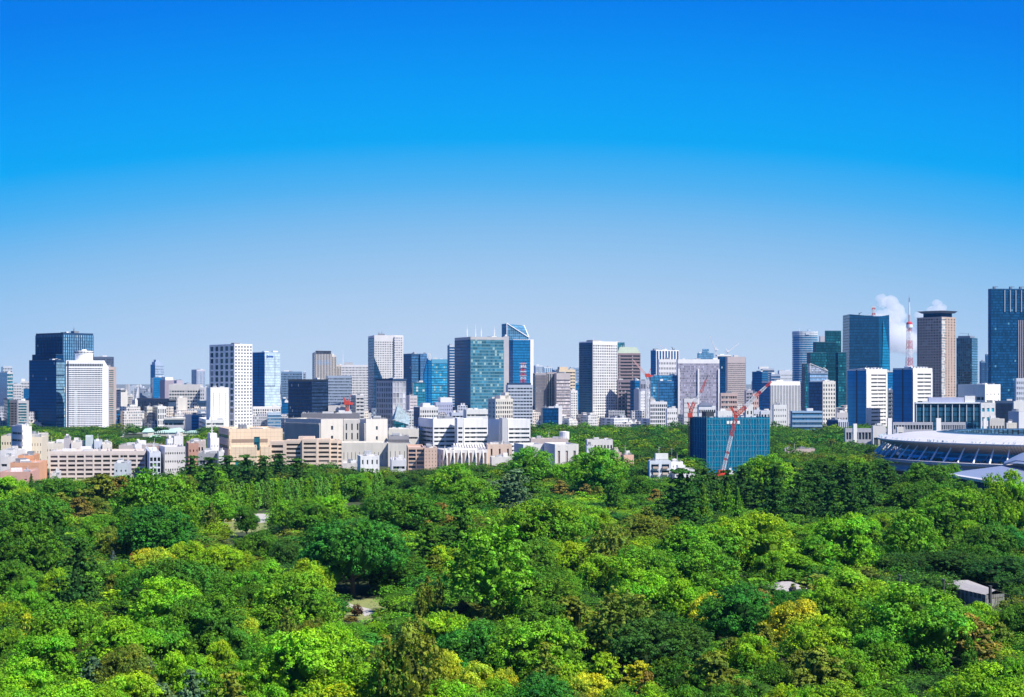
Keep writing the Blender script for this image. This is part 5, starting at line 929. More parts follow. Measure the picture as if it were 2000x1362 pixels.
B(OB, 'orange brick block with a brown glazed grid under a white lintel at the left', 'building', 930, 17, 20, 77, 904, 8, (.66, .36, .22), R=('w', 3, 1, .72, .7, pane_mat((.10, .06, .04), (.3, .2, .14), .4)), L=None)
B(OB, 'low salmon coloured block with one strip window at the left edge', 'building', 880, -10, 0, 60, 922, 8, (.62, .36, .30), R=('w', 3, 2, .25, .2))
B(OB, 'pink wall block with small windows in front of the orange brick block', 'building', 900, 28, 32, 52, 921, 20, (.60, .34, .32), R=('w', 3, 3, .25, .2), roof=0)
la = B(AB, 'long beige apartment block with six rows of wide dark balconies', 'apartments', 960, 88, 97, 284, 882, 9, (.70, .62, .56), R=('w', 11, 6, .80, .52, pane_mat((.05, .045, .05), (.30, .26, .26), .5)), L=('w', 2, 6, .6, .5), mt=2, roof=2)
for i, (x0, x1, y, cc) in enumerate(((124, 138, 856, (.42, .40, .42)), (166, 182, 853, (.50, .58, .58)), (183, 200, 862, (.55, .60, .68)), (138, 165, 864, (.7, .66, .6)), (199, 219, 867, (.72, .68, .60)), (262, 277, 868, (.8, .78, .76)))):
    B('roof_house', ['slate stair block with a cap standing over the long beige apartment block', 'tall green grey block standing over the long beige apartment block', 'low bluish block right of the green grey block', 'low cream block between the slate stair block and the green grey block', 'low sand coloured roof block with two chimneys over the long beige apartment block', 'white cube on the right end of the long beige apartment block'][i], 'building', 1010, x0 - 1, x0 + 1, x1, y, 15, cc, R=('w', 3, 4, .2, .3) if i > 1 else None, roof=1 if i != 1 else 0)
B(AB, 'low cream house row behind the long beige apartment block', 'apartments', 1100, 80, 84, 128, 866, 6, (.74, .70, .62), R=('w', 8, 3, .35, .3), roof=2)
B(OB, 'dark roofed low block behind the right half of the long beige apartment block', 'building', 1040, 228, 232, 285, 870, 4, (.45, .42, .42), R=('w', 8, 2, .6, .4), roof=2)
B(OB, 'brown brick roofed house between the long beige block and the white office block', 'house', 1030, 286, 290, 312, 872, 8, (.40, .24, .18), R=('w', 3, 3, .4, .4))
B(OB, 'small grey blue annex in front of the right part of the long beige block', 'building', 900, 219, 223, 250, 905, 10, (.52, .56, .62), R=('w', 3, 3, .3, .3), roof=2)
B(OB, 'little white hut at the left foot of the long beige block', 'building', 870, 96, 100, 108, 925, 10, (.7, .66, .64), R=('w', 2, 2, .3, .3))
B(AB, 'narrow block with open blue shaded balconies left of the white office block', 'apartments', 930, 283, 292, 314, 884, 15, (.62, .66, .74), R=('w', 3, 5, .7, .7), L=None)
B(OB, 'white office block with three rows of small windows and a blank right wall', 'building', 950, 310, 322, 362, 873, 20, (.62, .60, .60), R=('w', 9, 4, .5, .25), L=None, mt=1.5, roof=0)
B(OB, 'ribbed white lift block on the roof of the white office block', 'building', 985, 324, 327, 338, 858, 20, (.72, .74, .78), R=('f', m_gry, 3, .4))
B(OB, 'white stepped roof block behind the right wall of the white office block', 'building', 990, 336, 340, 358, 852, 20, (.70, .69, .68), R=('w', 3, 3, .3, .3))
B(AB, 'brick red house with a tiled slope right of the white office block', 'house', 1080, 363, 368, 388, 866, 15, (.45, .26, .20), R=('w', 3, 3, .3, .3))
B(AB, 'white dormer roofed house with a red tiled base near the green roofed palace', 'house', 1180, 365, 368, 398, 862, 8, (.62, .52, .48), R=('w', 5, 2, .5, .4), roof=2)
B(OB, 'low grey roofed shed row left of the peach museum', 'building', 1000, 384, 387, 424, 886, 6, (.30, .31, .34), R=('r', 2, .4))
wm_ = B(OB, 'small white tower house with a thin flagpole left of the peach museum', 'building', 1020, 404, 411, 428, 856, 18, (.80, .79, .77), R=('w', 3, 4, .18, .22), L=None, ext=((0, .8, .1, .8, 3, m_wht),), masts=((.3, .3, 24, (.6, .6, .6)),))
B(OB, 'tiny white porch block right of the small white tower house', 'building', 990, 424, 427, 437, 882, 15, (.7, .7, .68), R=None)
pm_ = B('museum', 'peach stone museum block with a grey shaded left wall and teal corner windows', 'museum', 1040, 427, 447, 552, 838, 18, (.78, .62, .44), R=None, L=('r', 4, .3), mt=2, joints=2.5, roof=2)
W, H = pm_.w, pm_.h
for (x0, x1, y0, y1, nm, mt_) in ((.06, .22, .44, .40, 'corner_window', G_GRN), (.47, .57, .24, .62, 'glass_stair', G_GRN), (.05, .72, .30, .40, 'recess_shade', plain((.30, .22, .16)))):  # the recess is a flat strip, its shade put into the dark brown
    m = MB(); m.box(W * x0, W * x1, -.35 if nm != 'recess_shade' else -.12, -.02, H * .0 + Z_(905, 1040) + (H - Z_(905, 1040)) * (1 - y1) , H * 1 - (H - Z_(905, 1040)) * y0); m.build(nm, mt_, pm_.e)
B('museum', 'lower peach step in front of the museum block with a strip of teal glass', 'museum', 1000, 449, 452, 502, 873, 10, (.78, .62, .44), R=('w', 2, 1, .4, .22, pane_mat((.01, .15, .18), (.1, .3, .3), .3)), joints=2.5, roof=0)
B('museum', 'lower right peach step between the museum and the curved apartment block', 'museum', 1005, 505, 509, 530, 873, 10, (.78, .62, .44), R=None, roof=0, joints=2.5)
B('theatre_hall', 'dark roof drum with orange planted edges above the grey ribbed theatre wall', 'hall', 1260, 584, 588, 702, 808, 5, (.18, .18, .20), R=None, roof=2)
th_ = B('theatre_hall', 'left theatre block with a wide grey ribbed wall and one window column', 'theatre', 1180, 557, 627, 670, 819, 42, (.66, .63, .57), L=('f', plain((.16, .17, .21)), 34, .3), R=('w', 1, 4, .1, .4), mt=3, roof=0)
B('theatre_hall', 'recessed theatre front with paired dark slit windows between two white blocks', 'theatre', 1230, 668, 671, 704, 820, 6, (.68, .65, .59), R=('w', 3, 4, .25, .7), mt=2, roof=0)
B('theatre_hall', 'right theatre block with a ribbed grey side and one column of windows', 'theatre', 1170, 703, 715, 757, 819, 38, (.68, .65, .59), L=('f', plain((.16, .17, .21)), 12, .3), R=('w', 1, 4, .09, .35), mt=3, roof=1)
B('theatre_hall', 'long low cream theatre wing with thin slit windows', 'theatre', 1130, 664, 668, 758, 865, 6, (.68, .65, .58), R=('w', 12, 1, .13, .34), mt=2, roof=0)
B('theatre_hall', 'right end of the low cream theatre wing beside the brown flats', 'theatre', 1125, 757, 758, 804, 866, 6, (.68, .65, .58), R=('w', 5, 1, .12, .5), mt=2, roof=0)
B('theatre_hall', 'dark grey louvred roof box on the low cream theatre wing', 'building', 1150, 756, 759, 799, 852, 5, (.24, .24, .26), R=('f', plain((.12, .12, .14)), 20, .4))
B(OB, 'cream flat roofed annex with a low parapet behind the dark louvred roof box', 'building', 1290, 756, 759, 818, 838, 4, (.74, .70, .62), R=('r', 2, .15), roof=2)
# curved balcony apartments: faceted arc
ca = B(AB, 'curved peach apartment block with eight rows of balconies stepping to the right', 'apartments', 1010, 524, 527, 556, 862, 0, (.74, .60, .48), R=('w', 1, 6, .78, .5, pane_mat((.05, .045, .045), (.30, .28, .26), .5)), mt=1.6, roof=0, d=16)
for (x0, x1, yy, top, t) in ((556, 590, 1010, 860, 0), (590, 620, 1007, 858, 3), (620, 645, 1008, 858, 7), (645, 660, 1011, 859, 10), (660, 668, 1014, 860, 14)):
    b2 = B(AB, '', '', yy, x0 - 1, x0, x1, top, t, (.74, .60, .48), R=('w', 1, 8 if x0 > 550 else 6, .80, .5, pane_mat((.05, .045, .045), (.30, .28, .26), .5)), mt=1.6, roof=0, d=16)
    th = b2.e.rotation_euler.z; off = b2.e.location - ca.e.location
    for c in list(b2.e.children):
        loc = Matrix.Rotation(th, 3, 'Z') @ c.location; c.parent = ca.e; c.location = loc + off; c.rotation_euler = (0, 0, th)
    bpy.data.objects.remove(b2.e)
m = MB(); m.box(18, 28, 3, 9, ca.h - 1, ca.h + 3); m.build('penthouse', wall_mat((.74, .60, .48)), ca.e)
B(OB, 'white cube house with three stacked windows before the low theatre wing', 'house', 930, 698, 704, 741, 891, 12, (.82, .82, .82), R=('w', 4, 3, .3, .5), mt=1)
B(AB, 'small white balcony house left of the brown flats', 'house', 930, 762, 765, 793, 899, 6, (.72, .72, .76), R=('r', 3, .4), roof=2)
B(OB, 'low cream garden house left of the white cube house', 'house', 960, 667, 669, 700, 905, 6, (.68, .64, .60), R=('w', 3, 1, .4, .3), mt=1)
B(AB, 'brown flats with a dark gridded balcony face and a peach end wall with a stair', 'apartments', 960, 794, 797, 829, 874, 5, (.62, .44, .34), R=('w', 2, 8, .86, .72, pane_mat((.05, .06, .10), (.26, .28, .34), .6)), mt=1, roof=0)
B(AB, 'peach brick end wall of the brown flats with an outside stair', 'apartments', 955, 828, 829, 854, 875, 5, (.66, .48, .38), R=('w', 4, 9, .2, .3), mt=1, roof=1)
# hospital: white bands
hp = B('hospital', 'wide white hospital with long dark ribbon balconies in front of the skyline', 'hospital', 1280, 817, 846, 892, 818, 18, (.84, .84, .84), R=('r', 7, .42), L=('r', 7, .42), mt=6.3, roof=2)
for (l, c, r, top, yy, t) in ((891, 893, 905, 817, 1262, 8), (905, 906, 953, 818, 1275, 12), (951, 980, 981, 819, 1330, 50), (978, 981, 991, 817, 1255, 8), (991, 992, 1036, 819, 1270, 8)):
    b2 = B('hospital', '', '', yy, l, c, r, top, t, (.84, .84, .84) if r - l > 13 else (.62, .62, .63), R=('r', 7, .42) if r - l > 13 and t != 50 else None, L=('r', 7, .42) if t == 50 else None, mt=6.3, roof=0, d=None if t == 50 else 20)
    th = b2.e.rotation_euler.z; q = Matrix.Rotation(-hp.e.rotation_euler.z, 3, 'Z'); off = q @ (b2.e.location - hp.e.location); dth = th - hp.e.rotation_euler.z
    for c_ in list(b2.e.children):
        loc = Matrix.Rotation(dth, 3, 'Z') @ c_.location; c_.parent = hp.e; c_.location = loc + off; c_.rotation_euler = (0, 0, dth)
    bpy.data.objects.remove(b2.e)
# striped hall
sh_ = B('concert_hall', 'white hall striped with brown panels and tall window strips', 'hall', 1000, 852, 866, 952, 879, 14, (.72, .70, .68), R=('w', 12, 3, .3, .5), L=('w', 2, 3, .3, .6), mt=2.5, roof=1)
for i in range(6):
    m = MB(); x = sh_.w * (.09 + .165 * i); m.box(x, x + sh_.w * .055, -1.0, -.05, 0, sh_.h - 2); m.build('brown_panel', wall_mat((.16, .12, .11)), sh_.e)
    m = MB(); x2 = x - .9; m.prism([(x2, -2.2), (x2 + .7, -2.2), (x2 + .7, -.06), (x2, -.06)], 0, sh_.h, zt=[sh_.h - 5, sh_.h - 5, sh_.h, sh_.h]); m.build('white_fin', wall_mat((.8, .8, .78)), sh_.e)
cr_ = B('concert_hall', 'row of white curved roof fins behind the brown striped hall', 'hall', 1050, 884, 888, 950, 874, 8, (.30, .29, .30), R=None, roof=0)
for i in range(12):
    m = MB(); x = cr_.w * i / 12; H = cr_.h; m.prism([(x, -1), (x + .9, -1), (x + .9, 9), (x, 9)], H - 6, H, zt=[H - .5, H - .5, H + 2.4, H + 2.4]); m.build('roof_fin', wall_mat((.78, .77, .74)), cr_.e)
B('concert_hall', 'cream and peach end block with two tall glass slots right of the striped hall', 'hall', 1010, 949, 952, 1000, 868, 5, (.72, .56, .44), R=('w', 3, 1, .22, .85, strip_mat()), mt=1.5, roof=1)
B(OB, 'low white portico below the cream and peach end block', 'building', 985, 957, 960, 1001, 893, 5, (.78, .75, .70), R=('r', 1, .3), mt=1)
B('exhibition_hall', 'low white hall with a lavender flat roof right of the hospital foot', 'hall', 1130, 1004, 1022, 1063, 868, 14, (.76, .74, .72), R=None, L=None, mt=1.5, roof=0)
B('exhibition_hall', 'long white windowless hall wall partly behind trees, with a shaded corner', 'hall', 1100, 1062, 1084, 1130, 868, 12, (.76, .74, .70), R=('w', 3, 1, .3, .6, pane_mat((.28, .25, .25), (.3, .28, .28), .2)), L=None, mt=1.5, roof=0)
ph = B('exhibition_hall', 'long low hall with a pale pink roof and a round white tank', 'hall', 1220, 1034, 1037, 1110, 857, 4, (.62, .52, .48), R=None, roof=1, mt=1)
m = MB(); ring(m, ph.w * .92, 8, 4, 4, ph.h - 1, ph.h + 5, 16); ring(m, ph.w * .92, 8, 4, 0, ph.h + 5, ph.h + 5.6, 16); m.build('tank', wall_mat((.72, .72, .74)), ph.e)
B(OB, 'flat white roofed building in the wood, centre right', 'building', 1150, 1144, 1147, 1197, 859, 5, (.78, .75, .72), R=('w', 8, 2, .5, .3), roof=2, mt=1)
B(OB, 'tiny white house at the edge of the wood below the flat white roofed building', 'house', 1050, 1143, 1146, 1158, 871, 8, (.7, .72, .76), R=('w', 2, 2, .4, .4))
B('house', 'pinkish brown villa with an arched roof line among the trees', 'house', 1000, 1191, 1197, 1214, 884, 20, (.52, .38, .32), R=('w', 3, 3, .35, .5), ext=((.2, .6, .1, .6, 3, wall_mat((.62, .50, .44))),))
B('house', 'salmon pink brick house wing with small windows beside the arched villa', 'house', 980, 1212, 1218, 1238, 889, 25, (.66, .42, .32), R=('w', 4, 3, .3, .3), mt=1.5)
# white balcony house
wh = B(AB, 'white apartment house with four rows of blue framed balconies among the trees', 'apartments', 900, 1265, 1269, 1310, 900, 8, (.66, .72, .80), R=('w', 2, 4, .72, .62, pane_mat((.02, .06, .12), (.2, .3, .42), .5)), mt=1.5, roof=2, ext=((.3, .9, .2, .7, 4, m_wht),))
for j in range(4):
    for i in range(2):
        m = MB(); c0 = wh.w * (.14 + .45 * i); z = (wh.h - 1.5) / 4 * (j + .12); m.box(c0, c0 + wh.w * .27, -1.3, -.02, z, z + 1.1); m.build('balcony', plain((.50, .38, .32) if j != 2 else (.6, .5, .42)), wh.e)
B(AB, 'white right wing of the balcony apartment house with a grey gabled roof', 'apartments', 905, 1309, 1311, 1334, 902, 8, (.82, .82, .82), R=('w', 3, 4, .2, .3), mt=1.2, roof=1)
B('house', 'low white wing with a roof terrace at the right of the balcony house', 'house', 895, 1309, 1318, 1357, 918, 8, (.80, .80, .82), R=('w', 4, 2, .5, .35), mt=1.2, roof=1)
for (l, r, t_) in ((1288, 1289, 872), (1312, 1313, 875), (1286, 1286.6, 876)):
    o = (X_(l, 915), 915, 0); e = empty('radio_mast', o, 0, {1288: 'tallest thin aerial behind the white balcony house', 1312: 'thin aerial above the right wing of the balcony house', 1286: 'short aerial at the left of the tallest aerial'}[l], 'aerial'); m = MB(); m.bar((0, 0, 0), (0, 0, Z_(t_, 915)), .16, r2=.06); m.bar((-.8, 0, Z_(t_, 915) * .97), (.8, 0, Z_(t_, 915) * .97), .08); m.build('pole', plain((.6, .6, .6)), e)
B(OB, 'long flat roofed building in the wood right of the blue netting', 'building', 1150, 1530, 1533, 1592, 877, 5, (.62, .50, .46), R=('r', 1, .4), mt=1, roof=1)
B('site_shed', 'white rounded site shed at the foot of the blue netting', 'shed', 990, 1419, 1421, 1433, 921, 5, (.8, .8, .8), R=('w', 3, 1, .3, .3), mt=1)
# ---- palace with copper roofs
pl = empty('palace', (X_(234, 1780), 1780, 0), 0, 'long low palace with pale green copper roofs among the trees', 'palace')
s = 1780 / F; z0 = 0
m = MB(); m2 = MB()
def hip(x0, x1, y0, y1, ze, zr):
    i = min((x1 - x0), (y1 - y0)) * .38
    m.poly([(x0, y0, ze), (x1, y0, ze), (x1 - i, y0 + i, zr), (x0 + i, y0 + i, zr)]); m.poly([(x1, y0, ze), (x1, y1, ze), (x1 - i, y1 - i, zr), (x1 - i, y0 + i, zr)])
    m.poly([(x0, y1, ze), (x0, y0, ze), (x0 + i, y0 + i, zr), (x0 + i, y1 - i, zr)]); m.poly([(x1, y1, ze), (x0, y1, ze), (x0 + i, y1 - i, zr), (x1 - i, y1 - i, zr)]); m.poly([(x0 + i, y0 + i, zr), (x1 - i, y0 + i, zr), (x1 - i, y1 - i, zr), (x0 + i, y1 - i, zr)])
    m2.box(x0 + .8, x1 - .8, y0 + .8, y1 - .8, 0, ze - .05)
def zp(py): return Z_(py, 1780)
for (a, b_, y0, y1, e_, r_) in ((0, 22, -60, -30, 848, 843), (55, 68, -30, 0, 843, 836), (60, 120, 0, 30, 846, 841), (104, 124, -40, 10, 843, 836), (118, 158, 0, 26, 846, 842), (88, 100, -80, -50, 850, 846)):
    hip(a * s, b_ * s, y0, y1, zp(e_), zp(r_))
m.build('copper_roof', m_cop, pl); m2.build('wall', wall_mat((.66, .64, .58)), pl)
for i in range(24):
    m = MB(); x = (62 + i * 4) * s; m.box(x, x + 1.1, .6, .78, 2, 5); m.build('window', PANE(), pl)
FOOT.append((X_(310, 1790), 1790, 50))
# ---- sheds in the park
gl = empty('greenhouse', (X_(1838, 470), 470, 0), 0, 'long greenhouse with a weathered pale roof at the lower right', 'greenhouse')
def Q(px, py, Y, e): return (X_(px, Y) - e.location.x, Y - e.location.y, Z_(py, Y))
m = MB(); a, c, d = Q(1836, 1142, 440, gl), Q(1962, 1159, 423.5, gl), Q(1890, 1133, 452, gl); rd1, rd2 = Q(1862, 1134, 443, gl), Q(1945, 1153, 422, gl)
b_ = Q(1925, 1162, 419, gl)
m.poly([a, b_, rd2, rd1]); m.poly([rd1, rd2, c, d]); g = NT('weathered_roof'); tcn = g.n('ShaderNodeTexCoord'); s3 = g.n('ShaderNodeSeparateXYZ', {0: tcn.outputs['Object']}); sm = g.m('LESS_THAN', g.m('FRACT', g.m('DIVIDE', g.m('ADD', s3.outputs[0], s3.outputs[1]), 1.3)), .15); nz = g.n('ShaderNodeTexNoise', {'Vector': tcn.outputs['Object'], 'Scale': 1.2, 'Detail': 6.0})
g.bsdf(Base_Color=g.mix(g.m('MULTIPLY', sm, .6), g.mix(nz.outputs[0], (.26, .25, .24), (.48, .46, .44)), (.16, .15, .15)), Roughness=.8); WR = g.mat
m.build('roof', WR, gl); m = MB()
for (p, q) in ((a, b_), (b_, c), (d, a), (c, d)): m.poly([(p[0], p[1], 0), (q[0], q[1], 0), (q[0], q[1], q[2] - .05), (p[0], p[1], p[2] - .05)])
m.build('glazed_wall', glass_mat((.12, .13, .13), mull=(.3, .28, .26), pw=1.3, fh=2.2, sf=.1, mf=.15, var=.9), gl)
m = MB()
for i in range(12):
    t = i / 11; p = Vector(a).lerp(Vector(b_), t); m.bar((p.x, p.y - .1, 0), (p.x, p.y - .1, p.z), .12)
m.build('frame', plain((.3, .28, .26)), gl)
FOOT.append((X_(1900, 436), 436, 9))
rf = empty('park_shelter', (X_(1540, 437), 437, 0), .1, 'low grey hipped roof showing between the trees right of centre', 'shelter')
m = MB(); zz_ = 3.4; k = 440 / F; m.poly([(-40 * k, -3, zz_ - 1), (44 * k, -3, zz_ - 1), (10 * k, 3, zz_ + 1.0), (-8 * k, 3, zz_ + 1.0)]); m.poly([(44 * k, -3, zz_ - 1), (44 * k, 9, zz_ - 1), (10 * k, 3, zz_ + 1.0)]); m.poly([(-40 * k, 9, zz_ - 1), (-40 * k, -3, zz_ - 1), (-8 * k, 3, zz_ + 1.0)]); m.poly([(44 * k, 9, zz_ - 1), (-40 * k, 9, zz_ - 1), (-8 * k, 3, zz_ + 1.0), (10 * k, 3, zz_ + 1.0)]); m.build('roof', WR, rf)
m = MB(); m.box(-36 * k, 40 * k, -2, 8, 0, zz_ - 1.05); m.build('wall', wall_mat((.4, .38, .35)), rf); m = MB(); m.box(0, 1.3, -3.2, -1.2, zz_ - .7, zz_ + .1); m.build('roof_vent', plain((.05, .05, .05)), rf)
FOOT.append((X_(1540, 440), 440, 6))
for (px, top, yb, Y, lab) in ((1655, 1132, 1150, 415, 'dark pole beside the billowy yellow green tree'), (1757, 1125, 1145, 425, 'leftmost thin dark pole near the greenhouse'), (1843, 1133, 1155, 425, 'dark pole at the left end of the greenhouse roof'), (1934, 1146, 1170, 411, 'thick dark pole in front of the right end of the greenhouse')):
    e = empty('chimney_pole', (X_(px, Y), Y, 0), 0, lab, 'pole'); m = MB(); m.bar((0, 0, 0), (0, 0, Z_(top, Y)), .42 if px > 1900 or px < 1700 else .3, k=8); m.bar((0, 0, Z_(top, Y)), (0, 0, Z_(top, Y) + .25), .5, k=8); m.build('pole', plain((.07, .07, .07)), e)
# ---- distant city mass down to the horizon
rr = random.Random(3); m = MB()
for i in range(1500):
    Y = rr.uniform(2300, 7500) if i > 420 else rr.uniform(1950, 2300); X = rr.uniform(-.345, .345) * Y
    px = 1000 + X / Y * F
    h = rr.choice([9, 12, 16, 20, 26]) * rr.uniform(.7, 1.2) if Y < 3500 else rr.uniform(12, 50)
    if Y > 3500 and rr.random() < .08: h = rr.uniform(50, 75)
    ww, dd = rr.uniform(10, 32), rr.uniform(10, 30); a = rr.choice((0, .3, .6)); ca_, sa = math.cos(a), math.sin(a); mi = rr.randrange(6)
    n = len(m.v); m.box(-ww / 2, ww / 2, 0, dd, 0, h, mi); 
    if rr.random() < .6: m.box(-ww / 6, ww / 4, dd * .2, dd * .6, h, h + 3, mi)
    for j in range(n, len(m.v)): x, y, z = m.v[j]; m.v[j] = (X + ca_ * x - sa * y, Y + sa * x + ca_ * y, z)
cm = [glass_mat((.06, .08, .1), spandrel=c_, mull=c_, fh=3.4, pw=3.2, sf=.5, mf=.45, var=.8, lit=.1) for c_ in ((.66, .65, .63), (.55, .53, .52), (.62, .64, .68), (.42, .43, .47), (.68, .62, .54), (.22, .27, .36))]
oc = m.build('distant_city', cm); tag(oc, 'mass of small distant city buildings filling the gaps between the towers', 'city', kind='stuff')
# ---- ground, lawn, paths
g = NT('ground'); geo = g.n('ShaderNodeNewGeometry'); n1 = g.n('ShaderNodeTexNoise', {'Vector': geo.outputs['Position'], 'Scale': .05, 'Detail': 6.0}); n2 = g.n('ShaderNodeTexNoise', {'Vector': geo.outputs['Position'], 'Scale': .6, 'Detail': 5.0}); s3 = g.n('ShaderNodeSeparateXYZ', {0: geo.outputs['Position']})
park = g.mix(n1.outputs[0], (.02, .035, .012), (.05, .07, .02)); city = g.mix(n2.outputs[0], (.09, .10, .09), (.22, .22, .21))
g.bsdf(Base_Color=g.mix(g.m('GREATER_THAN', s3.outputs[1], 1850.0), park, city), Roughness=.95)
m = MB(); m.poly([(-30000, -2000, 0), (30000, -2000, 0), (30000, 60000, 0), (-30000, 60000, 0)]); o = m.build('ground', g.mat); o['kind'] = 'structure'
def sheet(name, pts, z, mat):
    m = MB(); m.poly([(X_(px, Yg), Yg, z) for px, Yg in pts]); o = m.build(name, mat); o['kind'] = 'structure'; return o
def GY(py): return F * CH / (py - HZ)
g = NT('lawn'); geo = g.n('ShaderNodeNewGeometry'); n1 = g.n('ShaderNodeTexNoise', {'Vector': geo.outputs['Position'], 'Scale': .25, 'Detail': 6.0}); g.bsdf(Base_Color=g.mix(n1.outputs[0], (.14, .20, .05), (.30, .30, .12)), Roughness=.95); LAWN = g.mat
g = NT('gravel_path'); geo = g.n('ShaderNodeNewGeometry'); n1 = g.n('ShaderNodeTexNoise', {'Vector': geo.outputs['Position'], 'Scale': 1.2, 'Detail': 6.0}); g.bsdf(Base_Color=g.mix(n1.outputs[0], (.36, .34, .31), (.52, .50, .46)), Roughness=.95); PATH = g.mat
sheet('lawn', [(438, GY(1040)), (535, GY(1040)), (545, GY(1003)), (438, GY(1003))], .02, LAWN)
sheet('path', [(438, GY(1017)), (462, GY(1016)), (496, GY(1022)), (536, GY(1020)), (545, GY(1004)), (500, GY(1004)), (470, GY(1009)), (438, GY(1012))], .028, PATH)
sheet('path', [(660, GY(1013)), (700, GY(1013)), (700, GY(1006)), (660, GY(1006))], .028, PATH)
sheet('garden_lawn', [(650, GY(1212)), (745, GY(1212)), (760, GY(1170)), (650, GY(1170))], .02, LAWN)
sheet('garden_path', [(655, GY(1172)), (668, GY(1172)), (690, GY(1182)), (724, GY(1190)), (730, GY(1200)), (712, GY(1204)), (706, GY(1196)), (684, GY(1187)), (655, GY(1179))], .03, PATH)
# ------------------------------------------------------------ planting the trees
AREAS = [(405, 745, 700, 835), (425, 545, 505, 712), (645, 748, 350, 455), (1490, 1590, 385, 440), (1835, 1975, 355, 455), (225, 400, 1480, 1800)]     # sight lines kept open: px0, px1, Y0, Y1
CN = {'pl': 'pale green', 'g1': 'bright green', 'g2': 'mid green', 'g3': 'dark green', 'g4': 'deep blue green', 'em': 'emerald green', 'yl': 'yellow green', 'yw': 'golden yellow', 'ol': 'olive', 'br': 'russet brown', 'ru': 'rust red', 'bl': 'silvery green', 'bs': 'pale blue', 'pu': 'purple brown'}
LM = [(240, 900, 'the long beige apartment block'), (35, 905, 'the orange brick buildings'), (340, 890, 'the white office block'), (480, 870, 'the peach museum'), (600, 890, 'the curved peach apartments'), (580, 960, 'the clipped plane tree row'), (480, 1020, 'the open lawn'), (700, 1185, 'the garden path'),
      (825, 905, 'the brown flats'), (925, 895, 'the brown striped hall'), (1080, 875, 'the long white hall'), (1215, 895, 'the salmon pink house'), (1310, 915, 'the white balcony house'), (1425, 880, 'the blue netting'), (1395, 975, 'the five cone trees'), (1850, 880, 'the stadium'), (1940, 930, 'the silver sports hall'),
      (1540, 1140, 'the grey park shelter'), (1900, 1160, 'the greenhouse'), (1780, 1280, 'the dark hollow'), (838, 1150, 'the three olive cypresses'), (690, 1070, 'the great emerald dome'), (620, 1290, 'the huge bottom centre dome'), (221, 1085, 'the little blue spruce'), (960, 1080, 'the tall tufted giant'), (300, 960, 'the tall left grove'),
      (155, 1080, 'the layered cedar'), (1370, 1110, 'the billowy right tree'), (1660, 1140, 'the round yellow green dome'), (60, 1330, 'the lower left corner'), (1100, 1345, 'the bottom edge centre'), (1440, 1190, 'the emerald right tree'), (20, 1110, 'the left edge'), (1985, 1080, 'the right edge'), (1600, 930, 'the dark cedar belt'), (1065, 1000, 'the hazy green grove'), (1950, 1340, 'the lower right corner'), (370, 1330, 'the bottom left cedars'), (300, 1075, 'the golden crest'), (1200, 1180, 'the olive thicket')]
KN = {'R': 'rounded tree', 'D': 'low domed tree', 'C': 'layered cedar', 'K': 'cone shaped conifer', 'P': 'shaggy pine', 'G': 'tall tufted tree', 'J': 'narrow cypress', 'S': 'clipped plane tree', 'B': 'clipped shrub'}
def where(px, py):
    d = sorted((math.hypot((px - a), (py - b) * 1.5), i) for i, (a, b, _) in enumerate(LM)); D, i = d[0]; a, b, nm = LM[i]; dx, dy = px - a, py - b
    if D < 28: return 'at ' + nm
    if abs(dx) > abs(dy) * 1.3: return ('left of ' if dx < 0 else 'right of ') + nm
    return ('behind ' if dy < 0 else 'before ') + nm
occ = {}
groups = {}
for i, tr in enumerate(TREES):
    x, y, r, h, k, col, px, py, wp = tr
    if k == 'S': lab = ('front' if i % 2 == NEAR_TREES % 2 else 'rear') + ' rank plane tree of the clipped row'
    else:
        size = 'large' if wp > 95 else ('small' if wp < 45 else '')
        lab = ' '.join(v for v in (size, CN[col], KN[k], where(px, py + wp * .35)) if v)
    groups.setdefault(lab, []).append(i)
ORD = ['leftmost', 'second', 'third', 'fourth', 'fifth', 'sixth', 'seventh', 'eighth', 'ninth', 'tenth', 'eleventh', 'twelfth', 'thirteenth', 'fourteenth', 'fifteenth', 'sixteenth', 'seventeenth']
LABEL = {}
for lab, ids in groups.items():
    ids.sort(key=lambda i: TREES[i][6])
    for n, i in enumerate(ids):
        if len(ids) == 1: LABEL[i] = lab
        elif len(ids) == 2: LABEL[i] = lab + (', left of the pair' if n == 0 else ', right of the pair')
        else: LABEL[i] = lab + (', ' + ORD[n] + (' from the left' if n else ' of them') if n < len(ids) - 1 else ', rightmost of them')
pr_ = random.Random(11)
for i, (x, y, r, h, k, col, px, py, wp) in enumerate(TREES):
    ps = PROTO[k]; me, tm, *_ = ps[pr_.randrange(len(ps))]
    rz = pr_.uniform(0, 6.283)
    e = empty(TN[k], (x, y, 0), rz, LABEL[i], 'shrub' if k == 'B' else 'tree', 'clipped plane trees in a row' if k == 'S' else ('shrubs of the park' if k == 'B' else 'trees of the park'))
    c = link('crown', me, e); c.scale = (r, r * pr_.uniform(.9, 1.08), h); j = [pr_.uniform(.84, 1.16) for _ in range(2)]
    cc = TC[col]; c.color = (cc[0] * j[0], cc[1] * (j[0] + j[1]) / 2, cc[2] * j[1], 1)
    t = link('trunk', tm, e); t.scale = (max(r * .8, .3), max(r * .8, .3), h * .85)
